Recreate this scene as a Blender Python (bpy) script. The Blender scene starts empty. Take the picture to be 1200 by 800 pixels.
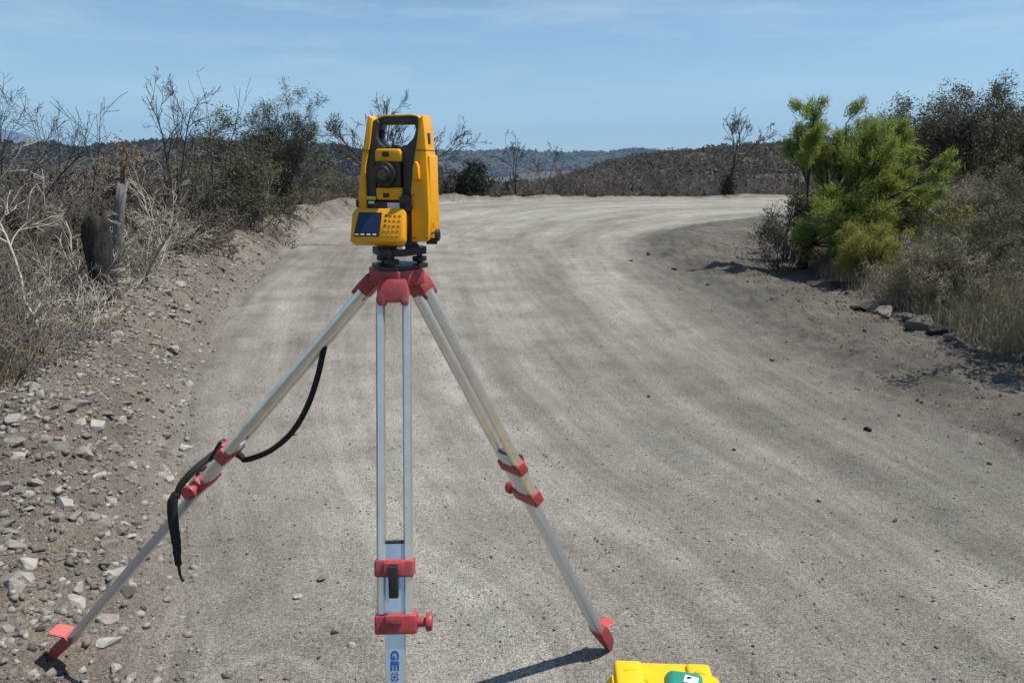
import bpy, bmesh, math, random
import numpy as np
from mathutils import Vector, Matrix

# ------------------------------------------------------------------ camera, sky, sun, exposure
scene = bpy.context.scene
col = scene.collection
R = math.radians
CAM_H, FPX, PITCH = 1.65, 900.0, math.atan((400 - 195) / 900.0)
cam_d = bpy.data.cameras.new('camera'); cam = bpy.data.objects.new('camera', cam_d); col.objects.link(cam)
cam.location = (0, 0, CAM_H); cam.rotation_euler = (math.pi / 2 - PITCH, 0, 0)
cam_d.sensor_width = 36.0; cam_d.lens = 27.0; cam_d.clip_start = 0.05; cam_d.clip_end = 20000
scene.camera = cam

SUN = Vector((0.56, 0.03, 1.0)).normalized()
world = bpy.data.worlds.new('World'); scene.world = world; world.use_nodes = True
wn = world.node_tree; wn.nodes.clear()
sky = wn.nodes.new('ShaderNodeTexSky'); sky.sky_type = 'NISHITA'; sky.sun_disc = False
sky.sun_elevation = math.asin(SUN.z); sky.sun_rotation = math.atan2(SUN.x, SUN.y)
sky.altitude = 900; sky.air_density = 1.0; sky.dust_density = 0.25; sky.ozone_density = 2.2
bg = wn.nodes.new('ShaderNodeBackground'); bg.inputs[1].default_value = 0.088
wo = wn.nodes.new('ShaderNodeOutputWorld')
tc = wn.nodes.new('ShaderNodeTexCoord')
mp = wn.nodes.new('ShaderNodeMapping'); mp.inputs['Scale'].default_value = (1.6, 1.6, 11.0); mp.inputs['Rotation'].default_value = (0, R(6), 0)
nz = wn.nodes.new('ShaderNodeTexNoise'); nz.inputs['Scale'].default_value = 2.3; nz.inputs['Detail'].default_value = 6; nz.inputs['Roughness'].default_value = 0.62
cr = wn.nodes.new('ShaderNodeValToRGB'); cr.color_ramp.elements[0].position = 0.45; cr.color_ramp.elements[1].position = 0.76
cr.color_ramp.elements[0].color = (0, 0, 0, 1); cr.color_ramp.elements[1].color = (0.46, 0.46, 0.46, 1)
mx = wn.nodes.new('ShaderNodeMixRGB'); mx.inputs[2].default_value = (6.6, 7.2, 7.8, 1)
wn.links.new(tc.outputs['Generated'], mp.inputs[0]); wn.links.new(mp.outputs[0], nz.inputs['Vector'])
wn.links.new(nz.outputs[0], cr.inputs[0]); wn.links.new(cr.outputs[0], mx.inputs[0])
tint = wn.nodes.new('ShaderNodeMixRGB'); tint.blend_type = 'MULTIPLY'; tint.inputs[0].default_value = 1.0; tint.inputs[2].default_value = (0.92, 1.05, 1.03, 1)
wn.links.new(sky.outputs[0], tint.inputs[1]); wn.links.new(tint.outputs[0], mx.inputs[1]); wn.links.new(mx.outputs[0], bg.inputs[0]); wn.links.new(bg.outputs[0], wo.inputs[0])

sun_d = bpy.data.lights.new('sun', 'SUN'); sun_d.energy = 5.0; sun_d.angle = R(0.5); sun_d.color = (1.0, 0.95, 0.87)
sun = bpy.data.objects.new('sun', sun_d); col.objects.link(sun)
sun.rotation_euler = SUN.to_track_quat('Z', 'Y').to_euler(); sun.location = (30, 5, 40)
scene.view_settings.view_transform = 'Standard'; scene.view_settings.look = 'None'
scene.view_settings.exposure = 0.44; scene.view_settings.gamma = 1.0
scene.render.engine = 'CYCLES'
scene.cycles.max_bounces = 6; scene.cycles.volume_bounces = 0; scene.cycles.transparent_max_bounces = 8
scene.cycles.use_denoising = True

# ------------------------------------------------------------------ helpers
def tag(o, label=None, cat=None, group=None, kind=None):
    if label: o['label'] = label
    if cat: o['category'] = cat
    if group: o['group'] = group
    if kind: o['kind'] = kind
    return o

def link(name, me, parent=None, loc=(0, 0, 0), rot=(0, 0, 0)):
    o = bpy.data.objects.new(name, me); col.objects.link(o); o.location = loc; o.rotation_euler = rot
    if parent is not None: o.parent = parent
    return o

def empty(name, loc, rz=0.0):
    o = bpy.data.objects.new(name, None); col.objects.link(o); o.location = loc; o.rotation_euler = (0, 0, rz)
    o.empty_display_size = 0.1
    return o

def np_mesh(name, V, F, mat=None, smooth=False):
    V = np.asarray(V, np.float32); F = np.asarray(F, np.int32)
    me = bpy.data.meshes.new(name); k = F.shape[1]
    me.vertices.add(len(V)); me.vertices.foreach_set('co', V.ravel())
    me.loops.add(F.size); me.loops.foreach_set('vertex_index', F.ravel())
    me.polygons.add(len(F)); me.polygons.foreach_set('loop_start', np.arange(0, F.size, k, dtype=np.int32))
    try: me.polygons.foreach_set('loop_total', np.full(len(F), k, np.int32))
    except Exception: pass
    if smooth: me.polygons.foreach_set('use_smooth', np.ones(len(F), bool))
    me.update(calc_edges=True)
    if mat: me.materials.append(mat)
    return me

def bm_mesh(name, bm, mat, smooth_angle=None):
    bmesh.ops.recalc_face_normals(bm, faces=bm.faces)
    me = bpy.data.meshes.new(name); bm.to_mesh(me); bm.free(); me.materials.append(mat)
    if smooth_angle:
        for p in me.polygons: p.use_smooth = True
        try: me.set_sharp_from_angle(angle=R(smooth_angle))
        except Exception: pass
    return me

def bevel(bm, w, seg=2, geom=None, ang=25):
    es = geom if geom is not None else [e for e in bm.edges if len(e.link_faces) == 2 and e.calc_face_angle(0) > R(ang)]
    if w > 0 and es: bmesh.ops.bevel(bm, geom=es, offset=w, segments=seg, profile=0.5, affect='EDGES', clamp_overlap=True)

def prism(pts, y0, y1, w=0.002, seg=2, taper=None):
    """polygon pts (x,z) extruded along y from y0 (front) to y1"""
    bm = bmesh.new()
    a = [bm.verts.new((x, y0, z)) for x, z in pts]
    b = [bm.verts.new((x, y1, z)) for x, z in pts]
    n = len(pts)
    bm.faces.new(a); bm.faces.new(b[::-1])
    for i in range(n): bm.faces.new((a[i], b[i], b[(i + 1) % n], a[(i + 1) % n]))
    if taper: 
        for v in bm.verts: v.co = taper(v.co)
    bmesh.ops.recalc_face_normals(bm, faces=bm.faces)
    bevel(bm, w, seg)
    return bm

def box(c, s, M=None, w=0.002, seg=2):
    bm = bmesh.new(); bmesh.ops.create_cube(bm, size=1.0)
    for v in bm.verts: v.co = Vector((v.co.x * s[0], v.co.y * s[1], v.co.z * s[2]))
    bevel(bm, w, seg)
    for v in bm.verts: v.co = v.co + Vector(c)
    if M is not None: bmesh.ops.transform(bm, matrix=M, verts=bm.verts)
    return bm

def cyl(p0, p1, r0, r1=None, n=20, w=0.0, M=None):
    p0, p1 = Vector(p0), Vector(p1); r1 = r0 if r1 is None else r1
    bm = bmesh.new(); L = (p1 - p0).length
    bmesh.ops.create_cone(bm, cap_ends=True, segments=n, radius1=r0, radius2=r1, depth=L)
    bevel(bm, w, 2, ang=50)
    q = (p1 - p0).to_track_quat('Z', 'Y').to_matrix().to_4x4()
    bmesh.ops.transform(bm, matrix=Matrix.Translation((p0 + p1) / 2) @ q, verts=bm.verts)
    if M is not None: bmesh.ops.transform(bm, matrix=M, verts=bm.verts)
    return bm

def merge(*bms):
    out = bmesh.new()
    for b in bms:
        me = bpy.data.meshes.new('tmp'); b.to_mesh(me); b.free(); out.from_mesh(me); bpy.data.meshes.remove(me)
    return out

# ------------------------------------------------------------------ materials
def new_mat(name):
    m = bpy.data.materials.new(name); m.use_nodes = True
    return m, m.node_tree, m.node_tree.nodes['Principled BSDF']

def N(nt, t, **kw):
    n = nt.nodes.new(t)
    for k, v in kw.items():
        if k in n.inputs: n.inputs[k].default_value = v
        else: setattr(n, k, v)
    return n

def simple(name, c, rough=0.5, metal=0.0, var=0.12, nscale=60, bump=0.05, spec=0.5, dust=0.0, rvar=0.0):
    m, nt, b = new_mat(name)
    b.inputs['Roughness'].default_value = rough; b.inputs['Metallic'].default_value = metal
    b.inputs['Specular IOR Level'].default_value = spec
    t = N(nt, 'ShaderNodeTexCoord')
    n1 = N(nt, 'ShaderNodeTexNoise', Scale=nscale, Detail=5.0, Roughness=0.6); nt.links.new(t.outputs['Object'], n1.inputs['Vector'])
    r1 = N(nt, 'ShaderNodeMapRange'); r1.inputs[1].default_value = 0.3; r1.inputs[2].default_value = 0.7
    r1.inputs[3].default_value = 1 - var; r1.inputs[4].default_value = 1 + var
    nt.links.new(n1.outputs[0], r1.inputs[0])
    mul = N(nt, 'ShaderNodeVectorMath', operation='SCALE'); mul.inputs[0].default_value = c
    nt.links.new(r1.outputs[0], mul.inputs['Scale'])
    last = mul.outputs[0]
    if dust > 0:
        n2 = N(nt, 'ShaderNodeTexNoise', Scale=18.0, Detail=8.0, Roughness=0.75); nt.links.new(t.outputs['Object'], n2.inputs['Vector'])
        rr = N(nt, 'ShaderNodeMapRange'); rr.inputs[1].default_value = 0.48; rr.inputs[2].default_value = 0.75; rr.inputs[3].default_value = dust * 0.15; rr.inputs[4].default_value = dust
        nt.links.new(n2.outputs[0], rr.inputs[0])
        mxx = N(nt, 'ShaderNodeMixRGB'); mxx.inputs[2].default_value = (0.36, 0.32, 0.27, 1)
        nt.links.new(rr.outputs[0], mxx.inputs[0]); nt.links.new(last, mxx.inputs[1]); last = mxx.outputs[0]
        r3 = N(nt, 'ShaderNodeMapRange'); r3.inputs[3].default_value = rough; r3.inputs[4].default_value = min(1, rough + 0.4)
        nt.links.new(rr.outputs[0], r3.inputs[0]); nt.links.new(r3.outputs[0], b.inputs['Roughness'])
    nt.links.new(last, b.inputs['Base Color'])
    if bump > 0:
        bp = N(nt, 'ShaderNodeBump', Strength=bump, Distance=0.002)
        n3 = N(nt, 'ShaderNodeTexNoise', Scale=nscale * 8, Detail=3.0); nt.links.new(t.outputs['Object'], n3.inputs['Vector'])
        nt.links.new(n3.outputs[0], bp.inputs['Height']); nt.links.new(bp.outputs[0], b.inputs['Normal'])
    return m

M = {}
M['yellow'] = simple('instrument_yellow', (0.72, 0.325, 0.004), 0.42, var=0.05, dust=0.035, spec=0.3)
M['key'] = simple('printed_key', (0.52, 0.235, 0.008), 0.5, var=0.25, nscale=300)
M['dark'] = simple('instrument_dark_plastic', (0.018, 0.020, 0.024), 0.5, var=0.15, dust=0.10)
M['black'] = simple('black_plastic', (0.010, 0.010, 0.011), 0.45, var=0.15, dust=0.06)
M['lens'] = simple('lens_glass', (0.004, 0.005, 0.008), 0.06, var=0.0, bump=0)
M['screen'] = simple('screen_glass', (0.012, 0.030, 0.075), 0.16, var=0.1, bump=0)
M['white'] = simple('label_white', (0.62, 0.62, 0.58), 0.6, var=0.1)
M['lyellow'] = simple('label_yellow', (0.62, 0.50, 0.06), 0.6, var=0.1)
M['red_mark'] = simple('label_red', (0.55, 0.06, 0.02), 0.6)
M['red'] = simple('tripod_red', (0.31, 0.022, 0.030), 0.5, var=0.22, nscale=35, dust=0.30)
M['redlight'] = simple('tripod_tread_red', (0.62, 0.13, 0.12), 0.55, var=0.10, dust=0.18)
M['alu'] = simple('aluminium', (0.77, 0.755, 0.72), 0.34, metal=0.85, var=0.07, nscale=25, dust=0.34)
M['plate'] = simple('aluminium_plate', (0.60, 0.64, 0.70), 0.34, metal=0.85, var=0.05, nscale=25, dust=0.14)
M['blue_ink'] = simple('blue_print', (0.01, 0.09, 0.34), 0.6, var=0.1)
M['strap'] = simple('strap_webbing', (0.010, 0.010, 0.011), 0.85, var=0.3, nscale=300, bump=0.3)
M['case'] = simple('case_yellow', (0.74, 0.44, 0.004), 0.5, var=0.06, nscale=30, bump=0.12, dust=0.07, spec=0.3)
M['teal'] = simple('latch_teal', (0.012, 0.22, 0.15), 0.45, var=0.06, dust=0.08)
M['orange'] = simple('case_orange_handle', (0.65, 0.24, 0.01), 0.5, dust=0.08)

def stone_mat(name, c1, c2, c3):
    m, nt, b = new_mat(name); b.inputs['Roughness'].default_value = 0.92; b.inputs['Specular IOR Level'].default_value = 0.2
    t = N(nt, 'ShaderNodeTexCoord'); oi = N(nt, 'ShaderNodeObjectInfo'); geo = N(nt, 'ShaderNodeNewGeometry')
    cr = N(nt, 'ShaderNodeValToRGB'); e = cr.color_ramp.elements; e[0].color = (*c1, 1); e[1].color = (*c3, 1)
    x = e.new(0.5); x.color = (*c2, 1)
    ad = N(nt, 'ShaderNodeMath', operation='ADD'); nt.links.new(oi.outputs['Random'], ad.inputs[0]); nt.links.new(geo.outputs['Random Per Island'], ad.inputs[1])
    fr = N(nt, 'ShaderNodeMath', operation='FRACT'); nt.links.new(ad.outputs[0], fr.inputs[0]); nt.links.new(fr.outputs[0], cr.inputs[0])
    n1 = N(nt, 'ShaderNodeTexNoise', Scale=38.0, Detail=8.0, Roughness=0.7); nt.links.new(geo.outputs['Position'], n1.inputs['Vector'])
    r1 = N(nt, 'ShaderNodeMapRange'); r1.inputs[1].default_value = 0.3; r1.inputs[2].default_value = 0.7; r1.inputs[3].default_value = 0.72; r1.inputs[4].default_value = 1.25
    nt.links.new(n1.outputs[0], r1.inputs[0])
    mul = N(nt, 'ShaderNodeVectorMath', operation='SCALE'); nt.links.new(cr.outputs[0], mul.inputs[0]); nt.links.new(r1.outputs[0], mul.inputs['Scale'])
    nt.links.new(mul.outputs[0], b.inputs['Base Color'])
    bp = N(nt, 'ShaderNodeBump', Strength=0.55, Distance=0.006); nt.links.new(n1.outputs[0], bp.inputs['Height']); nt.links.new(bp.outputs[0], b.inputs['Normal'])
    return m
M['stone'] = stone_mat('grey_stone', (0.13, 0.118, 0.104), (0.20, 0.184, 0.164), (0.31, 0.292, 0.262))
M['clod'] = stone_mat('soil_clod', (0.085, 0.073, 0.061), (0.130, 0.114, 0.097), (0.19, 0.170, 0.148))
M['darkstone'] = stone_mat('dark_stone', (0.025, 0.024, 0.024), (0.055, 0.052, 0.050), (0.16, 0.15, 0.14))

def twig_mat(name, c1, c2, rough=0.85):
    m, nt, b = new_mat(name); b.inputs['Roughness'].default_value = rough; b.inputs['Specular IOR Level'].default_value = 0.2
    oi = N(nt, 'ShaderNodeObjectInfo'); geo = N(nt, 'ShaderNodeNewGeometry')
    n1 = N(nt, 'ShaderNodeTexNoise', Scale=3.0, Detail=4.0); nt.links.new(geo.outputs['Position'], n1.inputs['Vector'])
    ad = N(nt, 'ShaderNodeMath', operation='ADD'); nt.links.new(geo.outputs['Random Per Island'], ad.inputs[0]); nt.links.new(n1.outputs[0], ad.inputs[1])
    m2 = N(nt, 'ShaderNodeMath', operation='MULTIPLY'); m2.inputs[1].default_value = 0.55; nt.links.new(ad.outputs[0], m2.inputs[0])
    mxx = N(nt, 'ShaderNodeMixRGB'); mxx.inputs[1].default_value = (*c1, 1); mxx.inputs[2].default_value = (*c2, 1)
    nt.links.new(m2.outputs[0], mxx.inputs[0])
    r1 = N(nt, 'ShaderNodeMapRange'); r1.inputs[3].default_value = 0.75; r1.inputs[4].default_value = 1.25; nt.links.new(oi.outputs['Random'], r1.inputs[0])
    mul = N(nt, 'ShaderNodeVectorMath', operation='SCALE'); nt.links.new(mxx.outputs[0], mul.inputs[0]); nt.links.new(r1.outputs[0], mul.inputs['Scale'])
    nt.links.new(mul.outputs[0], b.inputs['Base Color'])
    return m

def leaf_mat(name, c1, c2, transl=0.35):
    m = twig_mat(name, c1, c2, 0.6); nt = m.node_tree; b = nt.nodes['Principled BSDF']
    src = b.inputs['Base Color'].links[0].from_socket
    tr = N(nt, 'ShaderNodeBsdfTranslucent'); nt.links.new(src, tr.inputs[0])
    ms = N(nt, 'ShaderNodeMixShader'); ms.inputs[0].default_value = transl
    nt.links.new(b.outputs[0], ms.inputs[1]); nt.links.new(tr.outputs[0], ms.inputs[2])
    nt.links.new(ms.outputs[0], nt.nodes['Material Output'].inputs[0])
    return m
M['twig'] = twig_mat('dry_twig', (0.075, 0.063, 0.053), (0.20, 0.172, 0.145))
M['twigdark'] = twig_mat('dusky_twig', (0.050, 0.041, 0.034), (0.125, 0.104, 0.084))
M['twigbrown'] = twig_mat('brown_twig', (0.078, 0.056, 0.041), (0.19, 0.138, 0.100))
M['twigpale'] = twig_mat('bleached_branch', (0.30, 0.27, 0.22), (0.48, 0.44, 0.37))
def bark_mat(name, c1, c2):
    m = twig_mat(name, c1, c2); nt = m.node_tree; b = nt.nodes['Principled BSDF']; src = b.inputs['Base Color'].links[0].from_socket
    t = N(nt, 'ShaderNodeTexCoord'); mp_ = N(nt, 'ShaderNodeMapping'); mp_.inputs['Scale'].default_value = (26, 26, 7); nt.links.new(t.outputs['Object'], mp_.inputs[0])
    n = N(nt, 'ShaderNodeTexNoise', Scale=1.0, Detail=8.0, Roughness=0.7); nt.links.new(mp_.outputs[0], n.inputs['Vector'])
    r1 = N(nt, 'ShaderNodeMapRange'); r1.inputs[1].default_value = 0.35; r1.inputs[2].default_value = 0.65; r1.inputs[3].default_value = 0.45; r1.inputs[4].default_value = 1.5; nt.links.new(n.outputs[0], r1.inputs[0])
    mu = N(nt, 'ShaderNodeVectorMath', operation='SCALE'); nt.links.new(src, mu.inputs[0]); nt.links.new(r1.outputs[0], mu.inputs['Scale']); nt.links.new(mu.outputs[0], b.inputs['Base Color'])
    bp_ = N(nt, 'ShaderNodeBump', Strength=1.0, Distance=0.02); nt.links.new(n.outputs[0], bp_.inputs['Height']); nt.links.new(bp_.outputs[0], b.inputs['Normal'])
    return m
M['snagbark'] = bark_mat('weathered_grey_bark', (0.10, 0.098, 0.096), (0.19, 0.185, 0.18))
M['stumpbark'] = bark_mat('charred_bark', (0.016, 0.015, 0.014), (0.042, 0.039, 0.036))
M['bark'] = twig_mat('dark_bark', (0.030, 0.025, 0.022), (0.075, 0.062, 0.052))
M['barkgrey'] = twig_mat('grey_bark', (0.13, 0.125, 0.12), (0.24, 0.23, 0.22))
M['mesq'] = leaf_mat('feathery_green_leaf', (0.13, 0.185, 0.035), (0.30, 0.36, 0.080), 0.5)
M['lime'] = leaf_mat('yellow_green_leaf', (0.14, 0.145, 0.030), (0.27, 0.25, 0.060), 0.45)
M['olive'] = leaf_mat('dusty_olive_leaf', (0.055, 0.056, 0.030), (0.115, 0.108, 0.06), 0.25)
M['deep'] = leaf_mat('dark_green_leaf', (0.022, 0.030, 0.013), (0.055, 0.062, 0.026), 0.2)
M['dusk'] = leaf_mat('dusky_olive_leaf', (0.036, 0.040, 0.022), (0.085, 0.085, 0.050), 0.25)
M['sage'] = leaf_mat('pale_sage_leaf', (0.15, 0.145, 0.09), (0.29, 0.265, 0.17), 0.3)
M['straw'] = leaf_mat('dry_straw', (0.17, 0.142, 0.092), (0.30, 0.262, 0.182), 0.3)
M['rust'] = leaf_mat('rusty_dry_grass', (0.12, 0.070, 0.040), (0.27, 0.175, 0.105), 0.3)
M['deadleaf'] = leaf_mat('orange_dead_leaf', (0.13, 0.075, 0.040), (0.28, 0.17, 0.085), 0.35)
M['evergreen'] = leaf_mat('grey_evergreen_leaf', (0.030, 0.038, 0.022), (0.080, 0.088, 0.052), 0.2)
M['farbrush'] = leaf_mat('hillside_brush', (0.070, 0.063, 0.050), (0.096, 0.086, 0.066), 0.5)
M['farwood'] = leaf_mat('distant_wood', (0.035, 0.036, 0.025), (0.075, 0.068, 0.048), 0.15)

# ------------------------------------------------------------------ noise and terrain
def _hash(ix, iy, seed):
    h = (ix.astype(np.int64) * 374761393 + iy.astype(np.int64) * 668265263 + seed * 982451653) & 0xFFFFFFFF
    h = ((h ^ (h >> 13)) * 1274126177) & 0xFFFFFFFF
    return ((h ^ (h >> 16)) & 0xFFFFFF) / float(0xFFFFFF)

def vnoise(x, y, seed=0):
    ix, iy = np.floor(x), np.floor(y); fx, fy = x - ix, y - iy
    fx = fx * fx * (3 - 2 * fx); fy = fy * fy * (3 - 2 * fy)
    a = _hash(ix, iy, seed); b = _hash(ix + 1, iy, seed); c = _hash(ix, iy + 1, seed); d = _hash(ix + 1, iy + 1, seed)
    return (a * (1 - fx) + b * fx) * (1 - fy) + (c * (1 - fx) + d * fx) * fy - 0.5

def fbm(x, y, oct=4, seed=0):
    s = 0; a = 1.0
    for o in range(oct): s = s + a * vnoise(x * 2 ** o, y * 2 ** o, seed + o * 17); a *= 0.5
    return s

def smooth(t): t = np.clip(t, 0, 1); return t * t * (3 - 2 * t)

def spline(pts, n=8):
    P = np.array(pts, float); out = []
    for i in range(len(P) - 1):
        p0, p1, p2, p3 = P[max(i - 1, 0)], P[i], P[i + 1], P[min(i + 2, len(P) - 1)]
        for k in range(n):
            t = k / n
            out.append(0.5 * ((2 * p1) + (-p0 + p2) * t + (2 * p0 - 5 * p1 + 4 * p2 - p3) * t * t + (-p0 + 3 * p1 - 3 * p2 + p3) * t ** 3))
    out.append(P[-1]); return np.array(out)

LEFT = spline([(-0.2, -20), (-0.5, 0), (-1.08, 2.1), (-1.36, 2.9), (-1.90, 4.1), (-2.63, 6.3), (-3.62, 10.4), (-4.6, 16), (-5.6, 23), (-5.5, 29), (-3.6, 35.5), (1.5, 39.3), (8, 40.8), (20, 42), (45, 44), (90, 50)])
RIGHT = spline([(3.6, -20), (3.3, 0), (2.9, 3.3), (2.5, 6), (2.42, 9), (2.35, 13), (2.6, 17), (4.0, 20.6), (6.7, 24.2), (10.3, 28.0), (16, 31.0), (26, 33.5), (45, 36), (90, 42)])
RVEG = spline([(4.6, -20), (4.25, 0), (4.2, 6.3), (4.25, 8), (4.5, 10), (4.8, 12.3), (5.7, 15.5), (7.6, 19), (11, 23), (16, 27), (26, 30), (45, 32.5), (90, 38)])

def sdist(x, y, poly):
    """signed distance, positive on the right-hand side of the polyline"""
    x = np.asarray(x, float); y = np.asarray(y, float)
    best = np.full(x.shape, 1e18); sg = np.zeros(x.shape)
    for i in range(len(poly) - 1):
        a, b = poly[i], poly[i + 1]; dx, dy = b - a; l2 = dx * dx + dy * dy
        t = np.clip(((x - a[0]) * dx + (y - a[1]) * dy) / l2, 0, 1)
        ex, ey = x - (a[0] + t * dx), y - (a[1] + t * dy)
        d = ex * ex + ey * ey; c = dx * ey - dy * ex
        m = d < best; best = np.where(m, d, best); sg = np.where(m, np.where(c < 0, 1.0, -1.0), sg)
    return np.sqrt(best) * sg

CREST_X = [-2000, -300, -60, -12, 2, 8, 20, 32, 56, 100, 300, 2000]
CREST_Z = [-25, -14, -5, -3.4, -2.6, -1.0, 2.4, 4.2, 5.9, 9.5, 14, 20]
def terrain(x, y, fine=True):
    x = np.asarray(x, float); y = np.asarray(y, float)
    dL = -sdist(x, y, LEFT); dR = sdist(x, y, RVEG); dRo = sdist(x, y, RIGHT)
    hb = (0.48 + 0.24 * fbm(x * 0.9, y * 0.9, 2, 5)) * (0.46 + 0.54 * smooth((y - 2.2) / 1.6))
    bank = np.interp(dL, [0, 0.2, 0.45, 0.7, 1.05, 1.5, 2.4, 4, 9, 20, 60, 200, 3000], [0, 0.36, 0.85, 1.0, 0.72, 0.0, -0.9, -1.8, -3.2, -4.6, -12, -40, -90])
    zb = np.where(dL > 0, bank * np.where(bank > 0, hb, 0.28), 0)
    far = smooth((y - 30) / 12)
    zb = np.where(bank > 0, zb * (1 - 0.55 * far), zb)
    mound = np.interp(dR, [-0.6, 0, 0.4, 1.2, 3, 7, 15, 40, 200, 3000], [0, 0.03, 0.16, 0.32, 0.62, 1.15, 1.9, 3.2, 5, 10])
    mound = mound * smooth(1 - (y - 14) / 22 * 0.75)
    z = zb + np.where(dL > 0, 0, mound) + np.where(dL > 0, 0, (0.11 + 0.10 * fbm(x * 0.7, y * 0.7, 2, 15)) * np.exp(-((dRo - 1.0) / 0.55) ** 2) * smooth((y - 2.5) / 4) * smooth((34 - y) / 8))
    # hillside beyond the bend
    crest = np.interp(x, CREST_X, CREST_Z)
    t = (y - 46) / 104.0
    prof = smooth(t)
    hz = -0.7 + (crest + 0.7) * prof
    back = np.clip((y - 150) / 200, 0, 1)
    hz = hz - smooth(back) * (np.abs(crest) * 0.5 + 12)
    w = smooth((y - 43.5) / 5) * (dL > 0)
    z = z * (1 - w) + hz * w
    off = np.clip(np.maximum(dL - 0.2, dR), 0, 1)
    rel = smooth((np.hypot(x, y) - 3) / 30)
    z = z + off * (0.35 * rel + 0.05) * fbm(x * 0.35, y * 0.35, 3, 9)
    if fine:
        inroad = np.clip(1 - np.maximum(dL, 0) / 0.3, 0, 1)
        rough = np.clip(np.maximum(dL + 0.35, np.maximum(dRo + 0.2, 0)) / 0.6, 0, 1)
        z = z + 0.016 * fbm(x * 1.3, y * 0.8, 2, 31) + (0.005 + 0.060 * rough) * fbm(x * 7.5, y * 7.5, 4, 77)
        W = np.maximum(dRo * -1 - dL, 0.5); u = np.clip(-dL / W, 0, 1)
        z = z + inroad * (1 - rough) * 0.010 * np.sin(u * 31.0 + 1.2 * vnoise(x * .2, y * .2, 3))
    return z

def zt(x, y): return float(terrain(np.array([x]), np.array([y]))[0])

def axis(lo, hi, c0, c1, step, g):
    a = list(np.arange(c0, c1, step)); s = step; v = a[-1]
    while v < hi: s *= g; v += s; a.append(v)
    b = []; s = step; v = c0
    while v > lo: s *= g; v -= s; b.append(v)
    return np.array(b[::-1] + a)
gx = axis(-8500, 8500, -4.6, 4.6, 0.034, 1.09)
gy = axis(-60, 8600, 1.6, 6.5, 0.034, 1.026)
GX, GY = np.meshgrid(gx, gy)
GZ = terrain(GX, GY)
dLg = -sdist(GX, GY, LEFT); dRg = sdist(GX, GY, RIGHT); dVg = sdist(GX, GY, RVEG)

m, nt, b = new_mat('dusty_gravel_earth'); M['ground'] = m
b.inputs['Roughness'].default_value = 0.95; b.inputs['Specular IOR Level'].default_value = 0.15
geo = N(nt, 'ShaderNodeNewGeometry')
aU = N(nt, 'ShaderNodeAttribute', attribute_name='lane'); aS = N(nt, 'ShaderNodeAttribute', attribute_name='soil'); aG = N(nt, 'ShaderNodeAttribute', attribute_name='litter'); aH = N(nt, 'ShaderNodeAttribute', attribute_name='shoulder')
sc3 = N(nt, 'ShaderNodeVectorMath', operation='SCALE'); sc3.inputs['Scale'].default_value = 0.10; nt.links.new(geo.outputs['Position'], sc3.inputs[0])
sep = N(nt, 'ShaderNodeSeparateXYZ'); nt.links.new(sc3.outputs[0], sep.inputs[0])
cmb = N(nt, 'ShaderNodeCombineXYZ'); nt.links.new(aU.outputs['Fac'], cmb.inputs[0]); nt.links.new(sep.outputs[0], cmb.inputs[1]); nt.links.new(sep.outputs[1], cmb.inputs[2])
lane = N(nt, 'ShaderNodeTexNoise', Scale=1.0, Detail=4.5, Roughness=0.58); nt.links.new(cmb.outputs[0], lane.inputs['Vector'])
crl = N(nt, 'ShaderNodeValToRGB'); e = crl.color_ramp.elements
e[0].position = 0.36; e[0].color = (0.162, 0.149, 0.130, 1); e[1].position = 0.66; e[1].color = (0.298, 0.280, 0.251, 1)
x_ = e.new(0.5); x_.color = (0.228, 0.212, 0.187, 1)
nt.links.new(lane.outputs[0], crl.inputs[0])
big = N(nt, 'ShaderNodeTexNoise', Scale=0.9, Detail=7.0, Roughness=0.65); nt.links.new(geo.outputs['Position'], big.inputs['Vector'])
fine = N(nt, 'ShaderNodeTexNoise', Scale=125.0, Detail=5.0, Roughness=0.7); nt.links.new(geo.outputs['Position'], fine.inputs['Vector'])
vor = N(nt, 'ShaderNodeTexVoronoi', Scale=190.0); nt.links.new(geo.outputs['Position'], vor.inputs['Vector'])
soilc = N(nt, 'ShaderNodeValToRGB'); e = soilc.color_ramp.elements
e[0].position = 0.32; e[0].color = (0.088, 0.072, 0.057, 1); e[1].position = 0.7; e[1].color = (0.200, 0.174, 0.145, 1)
nt.links.new(big.outputs[0], soilc.inputs[0])
shc = N(nt, 'ShaderNodeValToRGB'); e = shc.color_ramp.elements
e[0].position = 0.32; e[0].color = (0.060, 0.053, 0.045, 1); e[1].position = 0.72; e[1].color = (0.150, 0.136, 0.118, 1)
nt.links.new(big.outputs[0], shc.inputs[0])
def wob(att, amt):
    mm = N(nt, 'ShaderNodeMath', operation='MULTIPLY_ADD'); mm.inputs[1].default_value = amt; nt.links.new(fine.outputs[0], mm.inputs[0])
    s2 = N(nt, 'ShaderNodeMath', operation='MULTIPLY_ADD'); s2.inputs[1].default_value = amt * 1.5; nt.links.new(big.outputs[0], s2.inputs[0]); 
    s2.inputs[2].default_value = -amt * 1.25; nt.links.new(s2.outputs[0], mm.inputs[2])
    ad = N(nt, 'ShaderNodeMath', operation='ADD', use_clamp=True); nt.links.new(att.outputs['Fac'], ad.inputs[0]); nt.links.new(mm.outputs[0], ad.inputs[1])
    return ad.outputs[0]
mix1 = N(nt, 'ShaderNodeMixRGB'); nt.links.new(wob(aH, 0.5), mix1.inputs[0]); nt.links.new(crl.outputs[0], mix1.inputs[1]); nt.links.new(shc.outputs[0], mix1.inputs[2])
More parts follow.
